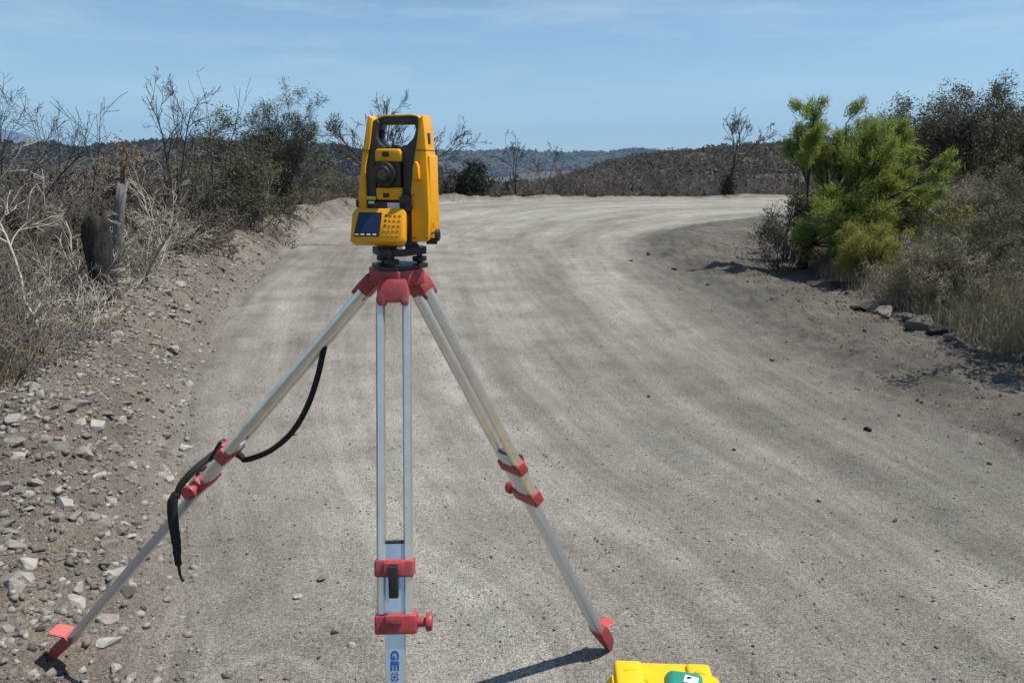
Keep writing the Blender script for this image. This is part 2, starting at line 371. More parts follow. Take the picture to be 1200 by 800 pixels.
# irregular pale dusty patches
pat = N(nt, 'ShaderNodeTexNoise', Scale=1.7, Detail=9.0, Roughness=0.72); nt.links.new(geo.outputs['Position'], pat.inputs['Vector'])
rp = N(nt, 'ShaderNodeMapRange'); rp.inputs[1].default_value = 0.36; rp.inputs[2].default_value = 0.66; rp.inputs[3].default_value = 0.84; rp.inputs[4].default_value = 1.18; nt.links.new(pat.outputs[0], rp.inputs[0])
mix2 = N(nt, 'ShaderNodeMixRGB'); nt.links.new(wob(aS, 0.5), mix2.inputs[0]); nt.links.new(mix1.outputs[0], mix2.inputs[1]); nt.links.new(soilc.outputs[0], mix2.inputs[2])
mix3 = N(nt, 'ShaderNodeMixRGB'); mix3.inputs[2].default_value = (0.070, 0.058, 0.046, 1); nt.links.new(wob(aG, 0.5), mix3.inputs[0]); nt.links.new(mix2.outputs[0], mix3.inputs[1])
rf = N(nt, 'ShaderNodeMapRange'); rf.inputs[1].default_value = 0.28; rf.inputs[2].default_value = 0.72; rf.inputs[3].default_value = 0.52; rf.inputs[4].default_value = 1.52; nt.links.new(fine.outputs[0], rf.inputs[0])
mulc = N(nt, 'ShaderNodeVectorMath', operation='SCALE'); nt.links.new(mix3.outputs[0], mulc.inputs[0]); nt.links.new(rf.outputs[0], mulc.inputs['Scale'])
# scattered individual grit grains, paler or darker
sepc = N(nt, 'ShaderNodeSeparateXYZ'); nt.links.new(vor.outputs['Color'], sepc.inputs[0])
# thin drag streaks that run with the wheel tracks
cmb2 = N(nt, 'ShaderNodeCombineXYZ'); l9 = N(nt, 'ShaderNodeMath', operation='MULTIPLY'); l9.inputs[1].default_value = 9.0
nt.links.new(aU.outputs['Fac'], l9.inputs[0]); nt.links.new(l9.outputs[0], cmb2.inputs[0])
sc9 = N(nt, 'ShaderNodeVectorMath', operation='SCALE'); sc9.inputs['Scale'].default_value = 8.0; nt.links.new(cmb.outputs[0], sc9.inputs[0])
sp9 = N(nt, 'ShaderNodeSeparateXYZ'); nt.links.new(sc9.outputs[0], sp9.inputs[0]); nt.links.new(sp9.outputs[1], cmb2.inputs[1]); nt.links.new(sp9.outputs[2], cmb2.inputs[2])
strk = N(nt, 'ShaderNodeTexNoise', Scale=1.0, Detail=4.0, Roughness=0.6); nt.links.new(cmb2.outputs[0], strk.inputs['Vector'])
rs = N(nt, 'ShaderNodeMapRange'); rs.inputs[1].default_value = 0.3; rs.inputs[2].default_value = 0.7; rs.inputs[3].default_value = 0.89; rs.inputs[4].default_value = 1.11; nt.links.new(strk.outputs[0], rs.inputs[0])
muls = N(nt, 'ShaderNodeVectorMath', operation='SCALE'); nt.links.new(mulc.outputs[0], muls.inputs[0]); nt.links.new(rs.outputs[0], muls.inputs['Scale'])
mulp = N(nt, 'ShaderNodeVectorMath', operation='SCALE'); nt.links.new(muls.outputs[0], mulp.inputs[0]); nt.links.new(rp.outputs[0], mulp.inputs['Scale'])
rg = N(nt, 'ShaderNodeMapRange'); rg.inputs[3].default_value = 0.60; rg.inputs[4].default_value = 1.42; nt.links.new(sepc.outputs[0], rg.inputs[0])
mulg = N(nt, 'ShaderNodeVectorMath', operation='SCALE'); nt.links.new(mulp.outputs[0], mulg.inputs[0]); nt.links.new(rg.outputs[0], mulg.inputs['Scale'])
nt.links.new(mulg.outputs[0], b.inputs['Base Color'])
hsum = N(nt, 'ShaderNodeMath', operation='MULTIPLY_ADD'); hsum.inputs[1].default_value = -0.5; nt.links.new(vor.outputs['Distance'], hsum.inputs[0]); nt.links.new(fine.outputs[0], hsum.inputs[2])
bp = N(nt, 'ShaderNodeBump', Strength=1.0, Distance=0.009); nt.links.new(hsum.outputs[0], bp.inputs['Height']); nt.links.new(bp.outputs[0], b.inputs['Normal'])

W = np.maximum(-dRg - dLg, 0.6); uu = np.clip(-dLg / W, -0.6, 1.8)
lane_a = (uu * 8.0).astype(np.float32)
soil_a = smooth((dLg + 0.15) / 0.5).astype(np.float32)
shoulder_a = (smooth((dRg + 0.5) / 1.0) * 1.0 + 0.0).astype(np.float32)
litter_a = np.maximum(smooth((dLg - 1.2) / 1.3), smooth((dVg + 0.1) / 1.0)).astype(np.float32)
ny, nx = GX.shape
idx = np.arange(ny * nx).reshape(ny, nx)
quads = np.stack([idx[:-1, :-1], idx[:-1, 1:], idx[1:, 1:], idx[1:, :-1]], -1).reshape(-1, 4)
VV = np.stack([GX, GY, GZ], -1).reshape(-1, 3)
qd = dLg.ravel()[quads].mean(1); qr = dVg.ravel()[quads].mean(1); qy = GY.ravel()[quads].mean(1)
def region(name, mask):
    q = quads[mask]; used, inv = np.unique(q, return_inverse=True)
    me = np_mesh(name, VV[used], inv.reshape(-1, 4), M['ground'], smooth=True)
    for an, arr in (('lane', lane_a), ('soil', soil_a), ('litter', litter_a), ('shoulder', shoulder_a)):
        at_ = me.attributes.new(an, 'FLOAT', 'POINT'); at_.data.foreach_set('value', np.ascontiguousarray(arr.ravel()[used]))
    return tag(link(name, me), kind='structure')
isbank = (qd > 0) & (qd < 1.7) & (qy < 45)
isroad = (qd <= 0) & (qr <= 0)
road = region('gravel_road', isroad)
bank = region('rubble_bank', isbank)
ground = region('ground', ~(isbank | isroad))

def at(px, y):   # world x of a point at forward distance y that stands on the photograph's column px
    return (px - 600) / FPX * (y * math.cos(PITCH) + 0.36)

# ------------------------------------------------------------------ far hills
def hill(name, x0, x1, y0, y1, nxh, nyh, f, mat):
    xs = np.linspace(x0, x1, nxh); ys = np.linspace(y0, y1, nyh); X, Y = np.meshgrid(xs, ys); Z = f(X, Y)
    i = np.arange(nyh * nxh).reshape(nyh, nxh)
    q = np.stack([i[:-1, :-1], i[:-1, 1:], i[1:, 1:], i[1:, :-1]], -1).reshape(-1, 4)
    me = np_mesh(name, np.stack([X, Y, Z], -1).reshape(-1, 3), q, mat, True)
    return tag(link(name, me), kind='structure')

def earth(name, c1, c2, s):
    m, nt, b = new_mat(name); b.inputs['Roughness'].default_value = 1.0; b.inputs['Specular IOR Level'].default_value = 0.0
    g = N(nt, 'ShaderNodeNewGeometry'); n = N(nt, 'ShaderNodeTexNoise', Scale=s, Detail=8.0, Roughness=0.7); nt.links.new(g.outputs['Position'], n.inputs['Vector'])
    cr = N(nt, 'ShaderNodeValToRGB'); e = cr.color_ramp.elements; e[0].position = 0.35; e[1].position = 0.68; e[0].color = (*c1, 1); e[1].color = (*c2, 1)
    nt.links.new(n.outputs[0], cr.inputs[0]); nt.links.new(cr.outputs[0], b.inputs['Base Color']); return m
M['hill'] = earth('wooded_hill', (0.030, 0.028, 0.020), (0.085, 0.070, 0.050), 0.06)

def sky_z(px_list, py_list, X, D):   # skyline height at distance D for lateral positions X
    px = 600 + X / D * FPX
    return CAM_H + (195 - np.interp(px, px_list, py_list)) / FPX * D

def f_left(X, Y):
    crest = sky_z([-900, -200, 60, 180, 260, 330, 410, 470, 560, 650], [150, 160, 178, 173, 170, 172, 176, 190, 214, 250], X, 520.0)
    t = np.clip((Y - 330) / 190, 0, 1.9); s = np.where(t < 1, smooth(t), 1 - 0.5 * smooth((t - 1) / 0.9))
    return -40 + (crest + 40) * s + 5 * fbm(X / 40, Y / 40, 4, 3) * s
def f_mid(X, Y):
    crest = sky_z([-300, 300, 420, 520, 560, 620, 690, 712, 735, 760, 800, 860, 1000, 1500], [184, 178, 179, 180.5, 181, 181.5, 181.5, 179, 176.5, 178, 183, 186, 190, 190], X, 1900.0)
    t = np.clip((Y - 900) / 1000, 0, 1.8); s = np.where(t < 1, smooth(t), 1 - 0.6 * smooth((t - 1) / 0.8))
    return -80 + (crest + 80) * s + 14 * fbm(X / 160, Y / 160, 4, 8) * s * (t < 1) + 4 * fbm(X / 60, Y / 60, 3, 18) * s
def f_far(X, Y):
    crest = sky_z([-2000, -600, -60, 20, 70, 110, 160, 300], [120, 128, 145, 152, 165, 176, 190, 210], X, 5200.0)
    t = np.clip((Y - 3600) / 1600, 0, 1.7); s = np.where(t < 1, smooth(t), 1 - 0.6 * smooth((t - 1) / 0.7))
    return -90 + (crest + 90) * s + 40 * fbm(X / 500, Y / 500, 5, 28) * s
hill('wooded_hill', -560, 90, 300, 700, 170, 90, f_left, M['hill'])
hill('distant_ridge', -2600, 2600, 820, 2700, 240, 110, f_mid, M['hill'])
hill('far_mountain', -7600, -1200, 3400, 6400, 120, 60, f_far, M['hill'])

# ------------------------------------------------------------------ instrument tripod
HC = Vector((-0.280, 1.85, 1.413))          # top centre of the tripod head
trip_loc = Vector((-0.30, 1.95, 0.02))
trip = empty('tripod', trip_loc)
tag(trip, 'surveying tripod with twin aluminium leg rails and red head, collars and feet', 'tripod')
IM = Matrix.Translation(-trip_loc)
def tp(name, bm, mat, parent=None, sm=35):
    bmesh.ops.transform(bm, matrix=IM, verts=bm.verts)
    return link(name, bm_mesh(name, bm, M[mat], sm), parent or trip)

hd = merge(cyl(HC + Vector((0, 0, -0.037)), HC + Vector((0, 0, -0.001)), 0.074, n=6, w=0.004))
bmesh.ops.rotate(hd, cent=HC, matrix=Matrix.Rotation(R(12), 3, 'Z'), verts=hd.verts)
head = tp('head', hd, 'red')
tp('centring_screw', cyl(HC + Vector((0, 0, -0.062)), HC + Vector((0, 0, -0.03)), 0.014, n=16, w=0.002), 'black')

LU = 0.80
def build_leg(az, foot, knob=1, geos=False):
    u = Vector((math.cos(az), math.sin(az), 0)); w = Vector((-math.sin(az), math.cos(az), 0))
    hp = HC + u * 0.054 + Vector((0, 0, -0.034)); foot = Vector(foot)
    d = (foot - hp); Lg = d.length; d.normalize()
    w = (w - d * w.dot(d)).normalized(); n = d.cross(w)
    if n.dot(u) < 0: n = -n
    # local frame: X = w, Y = -n (outer face at -Y), Z = along the leg
    A = Matrix(((w.x, -n.x, d.x, hp.x), (w.y, -n.y, d.y, hp.y), (w.z, -n.z, d.z, hp.z), (0, 0, 0, 1)))
    def lb(c, s, bw=0.002, seg=2): return box(c, s, A, bw, seg)
    # hinge block joined to the leg
    pts = [(-0.030, -0.010), (0.030, -0.010), (0.036, 0.014), (0.038, 0.044), (0.033, 0.052), (0.020, 0.052), (0.017, 0.043), (-0.017, 0.043), (-0.020, 0.052), (-0.033, 0.052), (-0.038, 0.044), (-0.036, 0.014)]
    hb = prism(pts, -0.022, 0.014, 0.003, 2); bmesh.ops.transform(hb, matrix=A, verts=hb.verts)
    hinge = tp('hinge_block', hb, 'red')
    # tube pair
    leg = tp('leg', lb((0, 0.004, (LU - 0.20 + Lg - 0.12) / 2), (0.0445, 0.024, Lg - 0.12 - LU + 0.20), 0.003), 'plate')
    for s in (-1, 1):
        prof = [(s * 0.0308 + 0.0103 * cx, 0.013 * cy) for cx, cy in ((-1, -.55), (-.55, -1), (.55, -1), (1, -.55), (1, .55), (.55, 1), (-.55, 1), (-1, .55))]
        bm = bmesh.new()
        r0 = [bm.verts.new((x, y, 0.030)) for x, y in prof]; r1 = [bm.verts.new((x, y, LU)) for x, y in prof]
        for i in range(8): bm.faces.new((r0[i], r0[(i + 1) % 8], r1[(i + 1) % 8], r1[i]))
        bm.faces.new(r0); bm.faces.new(r1)
        bevel(bm, 0.0018, 2)
        bmesh.ops.transform(bm, matrix=A, verts=bm.verts)
        tp('rail', bm, 'alu', leg, 50)
    tp('end_stop', lb((0, 0.001, LU - 0.202), (0.044, 0.018, 0.006), 0.002), 'black', leg)
    c1 = tp('collar', merge(lb((0, 0.0, LU - 0.145), (0.091, 0.036, 0.040), 0.006, 3), lb((0, -0.021, LU - 0.145), (0.046, 0.010, 0.030), 0.002)), 'red', leg)
    lev = merge(box((0.0, 0.0, 0.0), (0.022, 0.010, 0.074), A @ Matrix.Translation((0.0, -0.029, LU - 0.118)) @ Matrix.Rotation(R(-8), 4, 'X'), 0.003), lb((0.0, -0.026, LU - 0.152), (0.020, 0.018, 0.012), 0.002))
    tp('clamp_lever', lev, 'black', leg)
    c2 = tp('collar', merge(lb((0.003, 0.0, LU - 0.020), (0.097, 0.038, 0.045), 0.006, 3), lb((0, -0.022, LU - 0.033), (0.040, 0.012, 0.020), 0.003)), 'red', leg)
    kb = merge(cyl((knob * 0.050, 0, LU - 0.02), (knob * 0.072, 0, LU - 0.02), 0.011, n=14, w=0.001, M=A), cyl((knob * 0.070, 0, LU - 0.02), (knob * 0.085, 0, LU - 0.02), 0.021, 0.020, n=18, w=0.004, M=A))
    tp('clamp_screw', kb, 'red', leg)
    # shoe
    bm = bmesh.new()
    secs = [(Lg - 0.135, 0.029, 0.016, -0.001), (Lg - 0.10, 0.029, 0.018, -0.002), (Lg - 0.05, 0.023, 0.017, -0.006), (Lg - 0.008, 0.010, 0.011, -0.004), (Lg + 0.012, 0.004, 0.005, -0.002)]
    rings = [[bm.verts.new((sx * a, sy * bb + o, z)) for sx, sy in ((-1, -1), (1, -1), (1, 1), (-1, 1))] for z, a, bb, o in secs]
    for i in range(len(rings) - 1):
        for k in range(4): bm.faces.new((rings[i][k], rings[i][(k + 1) % 4], rings[i + 1][(k + 1) % 4], rings[i + 1][k]))
    bm.faces.new(rings[0]); bm.faces.new(rings[-1])
    bevel(bm, 0.005, 2, ang=40); bmesh.ops.transform(bm, matrix=A, verts=bm.verts)
    shoe = tp('foot', bm, 'red', leg)
    # ribbed tread sticking out of the outer side
    Bt = A @ Matrix.Translation((0, -0.018, Lg - 0.125)) @ Matrix.Rotation(R(-38), 4, 'X')
    tr = merge(box((0, -0.022, 0), (0.050, 0.056, 0.006), Bt, 0.002), *[box((0, -0.006 - 0.010 * k, -0.004), (0.046, 0.004, 0.004), Bt, 0.001) for k in range(5)])
    tp('foot_tread', tr, 'redlight', leg)
    if geos:
        cu = bpy.data.curves.new('t', 'FONT'); cu.size = 1.0; cu.offset = 0.05; cu.extrude = 0.004; cu.space_character = 1.0
        def glyph(ch):
            cu.body = ch; tmp = bpy.data.objects.new('t', cu); col.objects.link(tmp)
            dg = bpy.context.evaluated_depsgraph_get(); me = bpy.data.meshes.new_from_object(tmp.evaluated_get(dg)); bpy.data.objects.remove(tmp)
            bm = bmesh.new(); bm.from_mesh(me); bpy.data.meshes.remove(me)
            xs = [v.co.x for v in bm.verts]; ys = [v.co.y for v in bm.verts]
            bmesh.ops.translate(bm, verts=bm.verts, vec=(-min(xs), -min(ys), 0))
            sx, sy = max(xs) - min(xs), max(ys) - min(ys)
            for v in bm.verts: v.co.x *= 1 / sx; v.co.y *= 1 / sy
            return bm
        z0 = LU + 0.040; hgt = 0.0215; adv = 0.0240
        for k, ch in enumerate('GEOS'):
            if ch == 'O':
                bm = bmesh.new()      # ring with a four-pointed star in it
                for q in range(4):
                    a0 = q * math.pi / 2 + 0.30; a1 = (q + 1) * math.pi / 2 - 0.30
                    o_ = []; i_ = []
                    for j in range(7):
                        a = a0 + (a1 - a0) * j / 6
                        o_.append(bm.verts.new((0.5 + 0.5 * math.cos(a), 0.5 + 0.5 * math.sin(a), 0))); i_.append(bm.verts.new((0.5 + 0.33 * math.cos(a), 0.5 + 0.33 * math.sin(a), 0)))
                    for j in range(6): bm.faces.new((o_[j], o_[j + 1], i_[j + 1], i_[j]))
                st = []
                for q in range(8):
                    rr = 0.52 if q % 2 == 0 else 0.10; a = q * math.pi / 4
                    st.append(bm.verts.new((0.5 + rr * math.cos(a), 0.5 + rr * math.sin(a), 0)))
                bm.faces.new(st)
                ext = bmesh.ops.extrude_face_region(bm, geom=list(bm.faces)); bmesh.ops.translate(bm, verts=[v for v in ext['geom'] if isinstance(v, bmesh.types.BMVert)], vec=(0, 0, 0.008))
            else: bm = glyph(ch)
            # glyph x runs down the leg (+Z), glyph y runs towards +X
            for v in bm.verts:
                gx_, gy_, gz_ = v.co
                v.co = Vector((-hgt / 2 + gy_ * hgt * 0.92, -0.0082 - 0.0006 - gz_ * 0.05, z0 + adv * k + gx_ * 0.0215))
            bmesh.ops.transform(bm, matrix=A, verts=bm.verts)
            tp('printed_letter', bm, 'blue_ink', leg, None)
        bpy.data.curves.remove(cu)
    return A, Lg

foot_r = (0.340, 2.380, zt(0.34, 2.38) + 0.005)
foot_l = (-1.44, 2.13, zt(-1.44, 2.13) + 0.005)
foot_f = (-0.258, 1.39, zt(-0.258, 1.39) + 0.005)
build_leg(R(42), foot_r); A_l, L_l = build_leg(R(172), foot_l); build_leg(R(-89), foot_f, geos=True)

# strap
def strap(name, pts, wid, parent=None):
    P = np.array(pts, float)
    S = spline(P, 5); n = len(S); V = []; F = []
    up = np.array([0.15, -0.75, 0.35]); up /= np.linalg.norm(up)
    for i in range(n):
        t = S[min(i + 1, n - 1)] - S[max(i - 1, 0)]; t /= np.linalg.norm(t)
        a = 0.05 + 0.12 * math.sin(i * 0.31)
        side = np.cross(t, up); side /= np.linalg.norm(side); nn = np.cross(side, t)
        sd = side * math.cos(a) + nn * math.sin(a); nm = np.cross(t, sd)
        ww = wid[min(int(i / 5), len(wid) - 1)] / 2
        for sx, sy in ((-1, -1), (1, -1), (1, 1), (-1, 1)): V.append(S[i] + sd * ww * sx + nm * 0.0014 * sy)
    for i in range(n - 1):
        for k in range(4): F.append((4 * i + k, 4 * i + (k + 1) % 4, 4 * (i + 1) + (k + 1) % 4, 4 * (i + 1) + k))
    F.append((3, 2, 1, 0)); F.append(tuple(4 * (n - 1) + k for k in range(4)))
    me = np_mesh(name, np.array(V) - np.array(trip_loc), F, M['strap'], False)
    return link(name, me, parent or trip)

def legpt(s, y=0.0, x=0.0, dz=0.0):
    v = A_l @ Vector((x, y, s)); return (v.x, v.y, v.z + dz)
strap('carry_strap', [legpt(0.225, 0.010), legpt(0.25, 0.022), legpt(0.31, 0.050), legpt(0.39, 0.078), legpt(0.48, 0.092), legpt(0.57, 0.080), legpt(0.64, 0.048), legpt(0.685, 0.026, -0.055), legpt(0.70, -0.01, -0.062), legpt(0.715, -0.03, -0.04), legpt(0.735, -0.034, 0.0), legpt(0.76, -0.036, 0.03), legpt(0.80, -0.034, 0.05), legpt(0.835, -0.02, 0.062)],
      [0.015] * 7 + [0.019] * 7)
strap('carry_strap', [legpt(0.825, -0.026, 0.06), legpt(0.845, -0.02, 0.068), legpt(0.86, -0.012, 0.070, -0.02), legpt(0.865, -0.006, 0.071, -0.06), legpt(0.868, -0.002, 0.07, -0.10), legpt(0.868, -0.004, 0.07, -0.135), legpt(0.868, -0.002, 0.07, -0.165), legpt(0.868, 0.0, 0.07, -0.19), legpt(0.866, 0.008, 0.07, -0.205)],
      [0.024, 0.027, 0.027, 0.025, 0.022, 0.018, 0.008, 0.007, 0.009])

# ------------------------------------------------------------------ total station
K = 0.000619
def cx(x): return (x - 238) * K * 1.02
def cz(y): return (545 - y) * K
TS_Z = HC.z + 0.058
ts = empty('total_station', (HC.x + 0.006, HC.y, HC.z), R(-9))
ts.scale = (0.86, 0.92, 0.955)
tag(ts, 'yellow and black electronic total station mounted on the red tripod head', 'total station')
ZB = 0.0605
def tsp(name, bm, mat, parent=None, sm=35):
    return link(name, bm_mesh(name, bm, M[mat], sm), parent or ts)
def poly(pts): return [(cx(x), cz(y) + ZB) for x, y in pts]
# left and right yellow covers: narrower front to back near the top
def tap(v):
    t = max(0.0, min(1.0, (v.z - ZB - 0.05) / 0.24)); return Vector((v.x, v.y * (1 - 0.30 * t), v.z))
lc = tsp('side_cover', prism(poly([(88, 536), (82, 522), (82, 498), (90, 410), (104, 292), (116, 210), (126, 150), (147, 48), (166, 62), (153, 150), (140, 205), (131, 245), (131, 420), (131, 536)]), -0.058, 0.058, 0.003, 2, tap), 'yellow')
rc = tsp('side_cover', prism(poly([(331, 530), (330, 330), (344, 215), (357, 150), (366, 66), (384, 48), (392, 120), (398, 200), (404, 300), (408, 420), (405, 500), (396, 530)]), -0.058, 0.058, 0.003, 2, tap), 'yellow')
# raised bulge on the right cover and a side panel line
tsp('cover_bulge', prism(poly([(343, 292), (346, 245), (354, 226), (362, 222), (370, 238), (374, 292)]), -0.066, -0.040, 0.006, 3), 'yellow', rc)
tsp('battery_cover', box((cx(401.5), 0.003, cz(350) + ZB), (0.010, 0.078, 0.185), None, 0.003, 3), 'yellow', rc)
tsp('grip_slot', box((cx(385), -0.006, cz(140) + ZB), (0.0125, 0.026, 0.030), None, 0.001), 'black', rc)
tsp('grip_slot', box((cx(93), -0.052, cz(384) + ZB), (0.006, 0.014, 0.018), None, 0.002), 'black', lc)
tsp('printed_mark', box((cx(397.6), -0.010, cz(206) + ZB), (0.003, 0.024, 0.003), None, 0), 'black', rc, None)
tsp('round_label', cyl((cx(406), -0.018, cz(470) + ZB), (cx(410.4), -0.018, cz(470) + ZB), 0.0065, n=16), 'red_mark', rc)
# dark inner uprights with the cut-out under the handle
tsp('standard', prism(poly([(130, 536), (130, 245), (139, 205), (152, 150), (165, 70), (178, 62), (192, 78), (181, 104), (180, 130), (192, 152), (214, 166), (216, 176), (178, 180), (172, 240), (172, 536)]), -0.048, 0.048, 0.003, 2, tap), 'dark')
tsp('standard', prism(poly([(292, 536), (292, 180), (278, 174), (282, 168), (312, 160), (338, 136), (350, 108), (344, 82), (358, 62), (368, 68), (358, 150), (345, 215), (332, 330), (333, 536)]), -0.048, 0.048, 0.003, 2, tap), 'dark')
hn = tsp('handle', prism(poly([(164, 78), (180, 60), (205, 54), (325, 52), (350, 56), (370, 72), (352, 92), (338, 83), (200, 83), (184, 98)]), -0.020, 0.020, 0.003, 2), 'dark')
tsp('handle_cap', prism(poly([(166, 68), (182, 54), (205, 48), (325, 46), (350, 50), (368, 64), (360, 64), (348, 56), (325, 52.5), (205, 54.5), (184, 61), (172, 70)]), -0.023, 0.023, 0.0012, 2), 'yellow', hn)
tsp('lock_knob', cyl((cx(176), 0, cz(118) + ZB), (cx(192), 0, cz(124) + ZB), 0.011, n=16, w=0.002), 'black', hn)
# bottom housing between the uprights
tsp('base_housing', merge(box((cx(235), 0.0, cz(460) + ZB), (0.112, 0.094, 0.104), None, 0.004), cyl((cx(240), 0, ZB - 0.006), (cx(240), 0, ZB + 0.012), 0.052, n=32, w=0.002)), 'dark')
for c_, x0, x1 in ((lc, 113, 150), (rc, 349, 398)): tsp('seam', box(((cx(x0) + cx(x1)) / 2, 0, cz(181) + ZB), (cx(x1) - cx(x0), 0.0985, 0.0012), None, 0), 'black', c_, None)
for qx, qy in ((96, 520), (343, 515), (398, 515), (343, 350)): tsp('screw', cyl((cx(qx), -0.0575, cz(qy) + ZB), (cx(qx), -0.0588, cz(qy) + ZB), 0.0022, n=10), 'black', lc if qx < 200 else rc)
# telescope
tl = tsp('telescope', box((cx(232), 0.0, cz(271) + ZB), (0.070, 0.100, 0.066), None, 0.006, 3), 'black')
tsp('telescope_cover', prism(poly([(177, 224), (178, 186), (186, 176), (280, 176), (291, 186), (292, 224)]), -0.054, 0.056, 0.004, 2), 'yellow', tl)
tsp('telescope_cover', prism(poly([(177, 322), (290, 322), (290, 352), (274, 370), (180, 370), (177, 362)]), -0.054, 0.056, 0.004, 2), 'yellow', tl)
tsp('sight_window', box((cx(226), -0.0545, cz(196) + ZB), (0.018, 0.004, 0.012), None, 0.001), 'black', tl)
tsp('sight_window', box((cx(222), -0.0545, cz(352) + ZB), (0.017, 0.004, 0.010), None, 0.001), 'black', tl)
tsp('eyepiece', merge(cyl((cx(222), -0.048, cz(272) + ZB), (cx(222), -0.070, cz(272) + ZB), 0.0305, 0.029, n=36, w=0.002), cyl((cx(222), -0.066, cz(272) + ZB), (cx(222), -0.082, cz(272) + ZB), 0.021, 0.019, n=28, w=0.0015)), 'black', tl)
tsp('lens', cyl((cx(222), -0.0805, cz(272) + ZB), (cx(222), -0.0832, cz(272) + ZB), 0.015, 0.012, n=24, w=0.001), 'lens', tl)
for qx, qy in ((198, 240), (200, 258), (222, 268), (198, 312)):
    tsp('screw', cyl((cx(qx - 8), -0.050, cz(qy) + ZB), (cx(qx - 8), -0.0520, cz(qy) + ZB), 0.0018, n=8), 'white', tl)
tsp('top_sight', prism([(cx(228), 0.0 + cz(178) + ZB), (cx(236), cz(160) + ZB), (cx(256), cz(160) + ZB), (cx(264), cz(178) + ZB)], -0.02, 0.02, 0.002), 'black', tl)
# display panel: tilted, lower edge further forward
Tp = Matrix.Translation((cx(196), -0.073, cz(472) + ZB)) @ Matrix.Rotation(R(-20), 4, 'X')
pan = prism([(-0.0725, -0.042), (0.0675, -0.042), (0.0735, -0.030), (0.0735, 0.036), (0.066, 0.042), (-0.062, 0.042), (-0.0725, 0.028)], -0.016, 0.022, 0.004, 2)
bmesh.ops.transform(pan, matrix=Tp, verts=pan.verts); pn = tsp('display_panel', pan, 'yellow')
fr = prism([(-0.063, -0.029), (0.008, -0.029), (0.012, 0.031), (-0.053, 0.031)], -0.0175, -0.010, 0.001, 1); bmesh.ops.transform(fr, matrix=Tp, verts=fr.verts); bz = tsp('screen_bezel', fr, 'black', pn)
fr = prism([(-0.058, -0.019), (0.004, -0.019), (0.008, 0.027), (-0.050, 0.027)], -0.0185, -0.012, 0.0006, 1); bmesh.ops.transform(fr, matrix=Tp, verts=fr.verts); tsp('screen', fr, 'screen', pn)
for k in range(4): tsp('key', box((-0.054 + 0.0165 * k, -0.0180, -0.0245), (0.010, 0.003, 0.0035), Tp, 0.0008, 1), 'white', pn)
for r_ in range(5):
    for c_ in range(4):
        tsp('key', box((0.020 + 0.0125 * c_ + 0.001 * r_, -0.0165, -0.026 + 0.0125 * r_), (0.0065, 0.0012, 0.0042), Tp, 0.0004, 1), 'dark' if c_ == 0 and r_ > 1 else 'key', pn)
tsp('label_patch', box((cx(152), -0.0485, cz(363) + ZB), (0.026, 0.001, 0.008), None, 0), 'lyellow', None, None)
tsp('label_patch', box((cx(152), -0.0485, cz(380) + ZB), (0.016, 0.001, 0.006), None, 0), 'white', None, None)
tsp('label_patch', box((cx(250), -0.0480, cz(396) + ZB), (0.034, 0.002, 0.019), None, 0), 'white', None, None)
# motion knobs on the right side
tsp('tangent_knob', merge(cyl((cx(380), -0.02, cz(532) + ZB), (cx(424), -0.02, cz(532) + ZB), 0.008, n=16), cyl((cx(420), -0.02, cz(508) + ZB), (cx(436), -0.02, cz(508) + ZB), 0.015, n=20, w=0.002)), 'black')
tsp('clamp_knob', merge(cyl((cx(308), -0.045, cz(372) + ZB), (cx(308), -0.062, cz(372) + ZB), 0.016, n=20, w=0.002), cyl((cx(318), -0.045, cz(395) + ZB), (cx(318), -0.060, cz(395) + ZB), 0.012, n=16, w=0.002)), 'black')
# tribrach
def tri(rad, z0, z1, rot, w):
    bm = bmesh.new(); pts = []
    for q in range(3):
        a = rot + q * 2 * math.pi / 3
        for da, rr in ((-0.42, rad), (0.0, rad * 1.05), (0.42, rad)): pts.append((rr * math.cos(a + da), rr * math.sin(a + da)))
    a_ = [bm.verts.new((x, y, z0)) for x, y in pts]; b_ = [bm.verts.new((x, y, z1)) for x, y in pts]
    bm.faces.new(a_[::-1]); bm.faces.new(b_)
    for i in range(9): bm.faces.new((a_[i], a_[(i + 1) % 9], b_[(i + 1) % 9], b_[i]))
    bevel(bm, w, 2); return bm
tb = tsp('tribrach', merge(tri(0.067, 0.032, 0.048, R(30), 0.003), cyl((0, 0, 0.044), (0, 0, 0.054), 0.050, n=28)), 'black')
tb.scale = (1 / 0.86, 1 / 0.92, 1 / 0.955)
tsp('base_plate', merge(tri(0.070, 0.0, 0.008, R(30), 0.002)), 'black', tb)
for q in range(3):
    a = R(30) + q * 2 * math.pi / 3; x, y = 0.052 * math.cos(a), 0.052 * math.sin(a)
    kn = [cyl((x, y, 0.008), (x, y, 0.030), 0.007, n=12)]
    kn.append(cyl((x, y, 0.013), (x, y, 0.024), 0.0175, n=14, w=0.0015))
    tsp('levelling_screw', merge(*kn), 'black', tb)
tsp('locking_knob', cyl((0.0, -0.060, 0.040), (0.0, -0.076, 0.040), 0.010, n=14, w=0.002), 'black', tb)
tsp('level_vial', cyl((0.026, -0.060, 0.050), (0.026, -0.060, 0.056), 0.010, n=18, w=0.001), 'white', tb)

